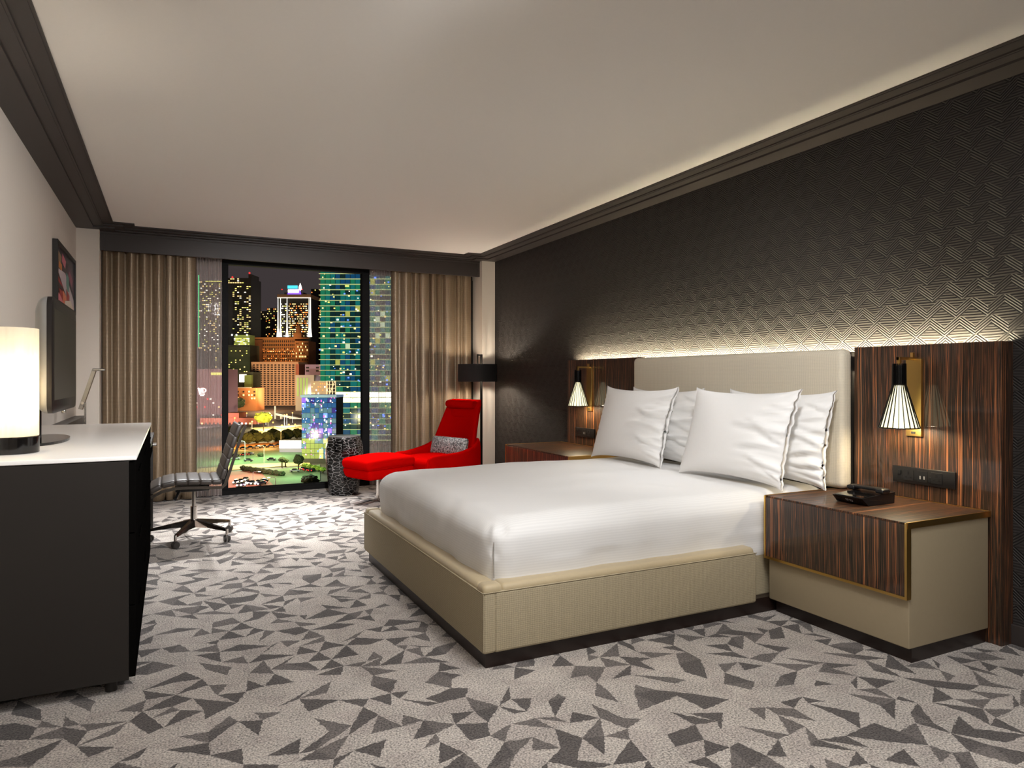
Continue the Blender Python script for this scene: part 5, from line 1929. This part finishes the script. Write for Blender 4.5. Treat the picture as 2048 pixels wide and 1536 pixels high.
def tree(px, y, hpx, wpx, m, label, group, seed, flat=0.75, d=None):
    d = d or gd(y)
    k = d / F_PX
    x, yy = cpos(px, d)
    t = thing('tree', label, 'tree', (x, yy, GZ), seed, group)
    r = wpx * k / 2
    H = hpx * k
    MB().tube((0, 0, 0), (0, 0, H * 0.7), 0.35, 0.2, 8).build('trunk', M_bark, t)
    ob = tree_crown(r, seed, flat).build('crown', m, t)
    ob.location = (0, 0, H - r * flat * 0.8)
    return t


ORD = ['first', 'second', 'third', 'fourth', 'fifth', 'sixth', 'seventh', 'eighth', 'ninth', 'tenth', 'eleventh', 'twelfth', 'thirteenth']
BELT = [0, 1, 2, 3, 4, 5, 6]
for i, (px, y, hp, wp) in enumerate(((478, 886, 18, 24), (496, 888, 20, 26), (516, 886, 19, 26), (536, 885, 19, 26), (556, 882, 17, 24), (575, 878, 17, 26), (594, 877, 18, 24), (462, 876, 20, 24), (507, 874, 14, 22), (546, 872, 13, 22))):
    tree(px, y, hp, wp, M_leaf, ('%s dark tree from the left in the belt before the amber road' % ORD[BELT[i]]) if i < 7 else
         ('dark tree behind the belt, the %s of three' % ('leftmost', 'middle', 'rightmost')[i - 7]), 'trees in the dark belt', i + 1.3)
for i in range(13):
    px = 487 + i * 6.4
    y = 941 + i * 0.95 + (i % 2)
    tree(px, y, 9, 13, M_leaf, '%s bush from the left in the dark hedge below the pale path' % ORD[i], 'bushes of the dark hedge', i + 20.7, 0.8)
tree(527, 862, 36, 34, M_leaf_lit, 'bright green tree lit by a street lamp near the viaduct', None, 50.5, 0.62)
tree(564, 935, 20, 14, M_leaf, 'small round tree on the lawn by the pale path', None, 51.5, 0.7)
tree(571, 934, 16, 12, M_leaf, 'smaller twin of the round tree on the lawn', None, 52.5, 0.7)
tree(597, 942, 30, 20, M_leaf, 'tall dark tree left of the purple glass building', None, 53.5, 0.9)
for i in range(5):
    tree(610 + i * 9, 938 + i * 2, 11, 12, M_leaf_lit, '%s yellow lit shrub from the left at the purple glass building' % ORD[i], 'lit shrubs by the glass building', i + 60.2)
tree(620, 968, 16, 34, M_leaf, 'low dark bush at the right end of the window sill', None, 70.5, 0.5)
tree(478, 802, 26, 24, M_leaf, 'dark tree in front of the ochre building', None, 71.5, 0.8, d=840)
tree(522, 914, 8, 13, M_leaf, 'lone round bush on the upper lawn', None, 72.5, 0.7)


def street_lamp(px, ytop, ybase, side, label):
    d = gd(ybase)
    k = d / F_PX
    x, y = cpos(px, d)
    t = thing('street_lamp', label, 'street lamp', (x, y, GZ), -YAW)
    H = (ybase - ytop) * k
    m = mat('lamp_post_grey', (170, 176, 176), 0.5)
    MB().tube((0, 0, 0), (0, 0, H * 0.93), 0.16, 0.10, 8).build('post', m, t)
    pts = [(0, 0, H * 0.93), (side * 0.5, 0, H * 0.985), (side * 1.4, 0, H), (side * 2.2, 0, H * 0.995)]
    MB().path(pts, 0.09, 6).build('arm', m, t)
    MB().rbox(min(side * 2.0, side * 3.0), max(side * 2.0, side * 3.0), -0.25, 0.25, H * 0.995 - 0.15, H * 0.995 + 0.12, 0.05, 1).build('lamp_head', W_WHITE, t)


street_lamp(490, 882, 922, -1, 'curved street lamp standing at the left of the upper lawn')
street_lamp(528, 891, 928, -1, 'curved street lamp beside the blue car')
street_lamp(506, 943, 968, 1, 'thin lamp post by the car lights on the paved square')
street_lamp(551, 955, 976, -1, 'short lamp post right of the paved square')
street_lamp(562, 853, 890, -1, 'tall warm lamp post behind the pavilion')

car_cols = [(30, 32, 46), (60, 62, 70), (150, 150, 156), (46, 30, 32), (70, 60, 110)]


def car(px, y, ang, ci, front, label, group):
    d = gd(y)
    x, yy = cpos(px, d)
    t = thing('car', label, 'car', (x, yy, GZ + 0.3), -YAW + ang, group)
    m = mat('car_paint_%d' % ci, car_cols[ci], 0.25, coat=0.6)
    MB().rbox(-2.2, 2.2, -0.9, 0.9, 0.35, 0.95, 0.18, 2).build('body', m, t, smooth=40)
    MB().loft([[(-1.5, -0.8, 0.9), (1.1, -0.8, 0.9), (1.1, 0.8, 0.9), (-1.5, 0.8, 0.9)], [(-1.0, -0.65, 1.45), (0.5, -0.65, 1.45), (0.5, 0.65, 1.45), (-1.0, 0.65, 1.45)]]).build('cabin', mat('car_glass', (20, 24, 28), 0.1), t)
    for sx in (-1.35, 1.35):
        for sy in (-0.86, 0.86):
            MB().tube((sx, sy - 0.1, 0.33), (sx, sy + 0.1, 0.33), 0.33, n=10).build('wheel', M_black_plastic, t)
    if front in ('red', 'both'):
        for sy in (-0.7, 0.7):
            MB().lathe([(0.02, -0.22), (0.26, 0), (0.02, 0.22)], (-2.25, sy, 0.75), 8).build('tail_light', W_RED, t)
    if front in ('white', 'both'):
        for sy in (-0.7, 0.7):
            MB().lathe([(0.02, -0.35), (0.42, 0), (0.02, 0.35)], (2.3, sy, 0.7), 8).build('headlight', W_BLAZE, t)
    return t


for i, (px, y) in enumerate(((471, 914), (489, 912), (501, 911))):
    car(px, y, 1.3, 3, 'red', '%s car from the left queuing with red tail lights beyond the lawn' % ORD[i], 'queuing cars with tail lights')
car(497, 924, 0.1, 1, 'none', 'dark car parked on the upper lawn edge', None)
car(543, 922, 0.1, 0, 'none', 'blue car beside the second street lamp', None)
car(472, 920, 0.2, 2, 'none', 'pale car at the left end of the upper lawn', None)
car(590, 945, 0.2, 2, 'none', 'white car parked on the lower lawn', None)
for i in range(6):
    car(487 + i * 14, 899 - i * 1.2, 0.15, i % 5, 'none', '%s car from the left parked along the amber road' % ORD[i], 'cars parked on the amber road')
for i, (px, y) in enumerate(((607, 941), (615, 943), (624, 944))):
    car(px, y, 1.45, 3, 'red', '%s car from the left with tail lights by the purple glass building' % ORD[i], 'cars by the glass building')
for i, (px, y, a) in enumerate(((472, 968, -1.3), (482, 966, -1.4), (491, 963, -1.5), (495, 969, -1.3), (486, 973, -1.2), (503, 970, -1.6), (478, 974, -1.2), (518, 968, -2.0), (526, 966, -2.1), (522, 971, -2.0))):
    car(px, y, a, i % 5, 'both', 'car with dazzling headlights on the reddish square', 'cars with headlights on the square')

# bare point lights added to brighten the ground, apart from the lamp posts
ground_fill(470, 925, 14, 27500.0, (0.7, 1.0, 0.6))
ground_fill(545, 915, 14, 30000.0, (0.75, 1.0, 0.6))
ground_fill(530, 934, 12, 17500.0, (1.0, 0.9, 0.5))
ground_fill(590, 935, 12, 20000.0, (0.9, 1.0, 0.5))
ground_fill(590, 958, 12, 12500.0, (0.5, 1.0, 0.6))
ground_fill(490, 957, 10, 15000.0, (1.0, 0.55, 0.45))
ground_fill(470, 980, 10, 12500.0, (1.0, 0.6, 0.5))
ground_fill(480, 897, 10, 30000.0, (1.0, 0.5, 0.12))
ground_fill(535, 893, 10, 30000.0, (1.0, 0.5, 0.12))
ground_fill(552, 860, 14, 80000.0, (1.0, 0.85, 0.5))
ground_fill(520, 868, 16, 50000.0, (1.0, 0.7, 0.3))
ground_fill(530, 822, 30, 125000.0, (1.0, 0.6, 0.3))
ground_fill(524, 858, 24, 30000.0, (0.9, 1.0, 0.5))

# small amber lamps dotted about the far streets
sr = random.Random(4)
for i in range(16):
    px, y = sr.uniform(460, 602), sr.uniform(842, 884)
    d = gd(y)
    x, yy = cpos(px, d)
    t = thing('street_light', 'small amber street light among the far streets below the window', 'street lamp', (x, yy, GZ), -YAW, 'small amber street lights')
    MB().tube((0, 0, 0), (0, 0, 9), 0.14, 0.1, 6).build('post', mat('lamp_post_grey', (170, 176, 176), 0.5), t)
    MB().lathe([(0.1, -0.6), (0.75, 0), (0.1, 0.6)], (0, 0, 9.2), 8).build('lamp_globe', glow('amber_globe', (255, 176, 84), 3.0), t)
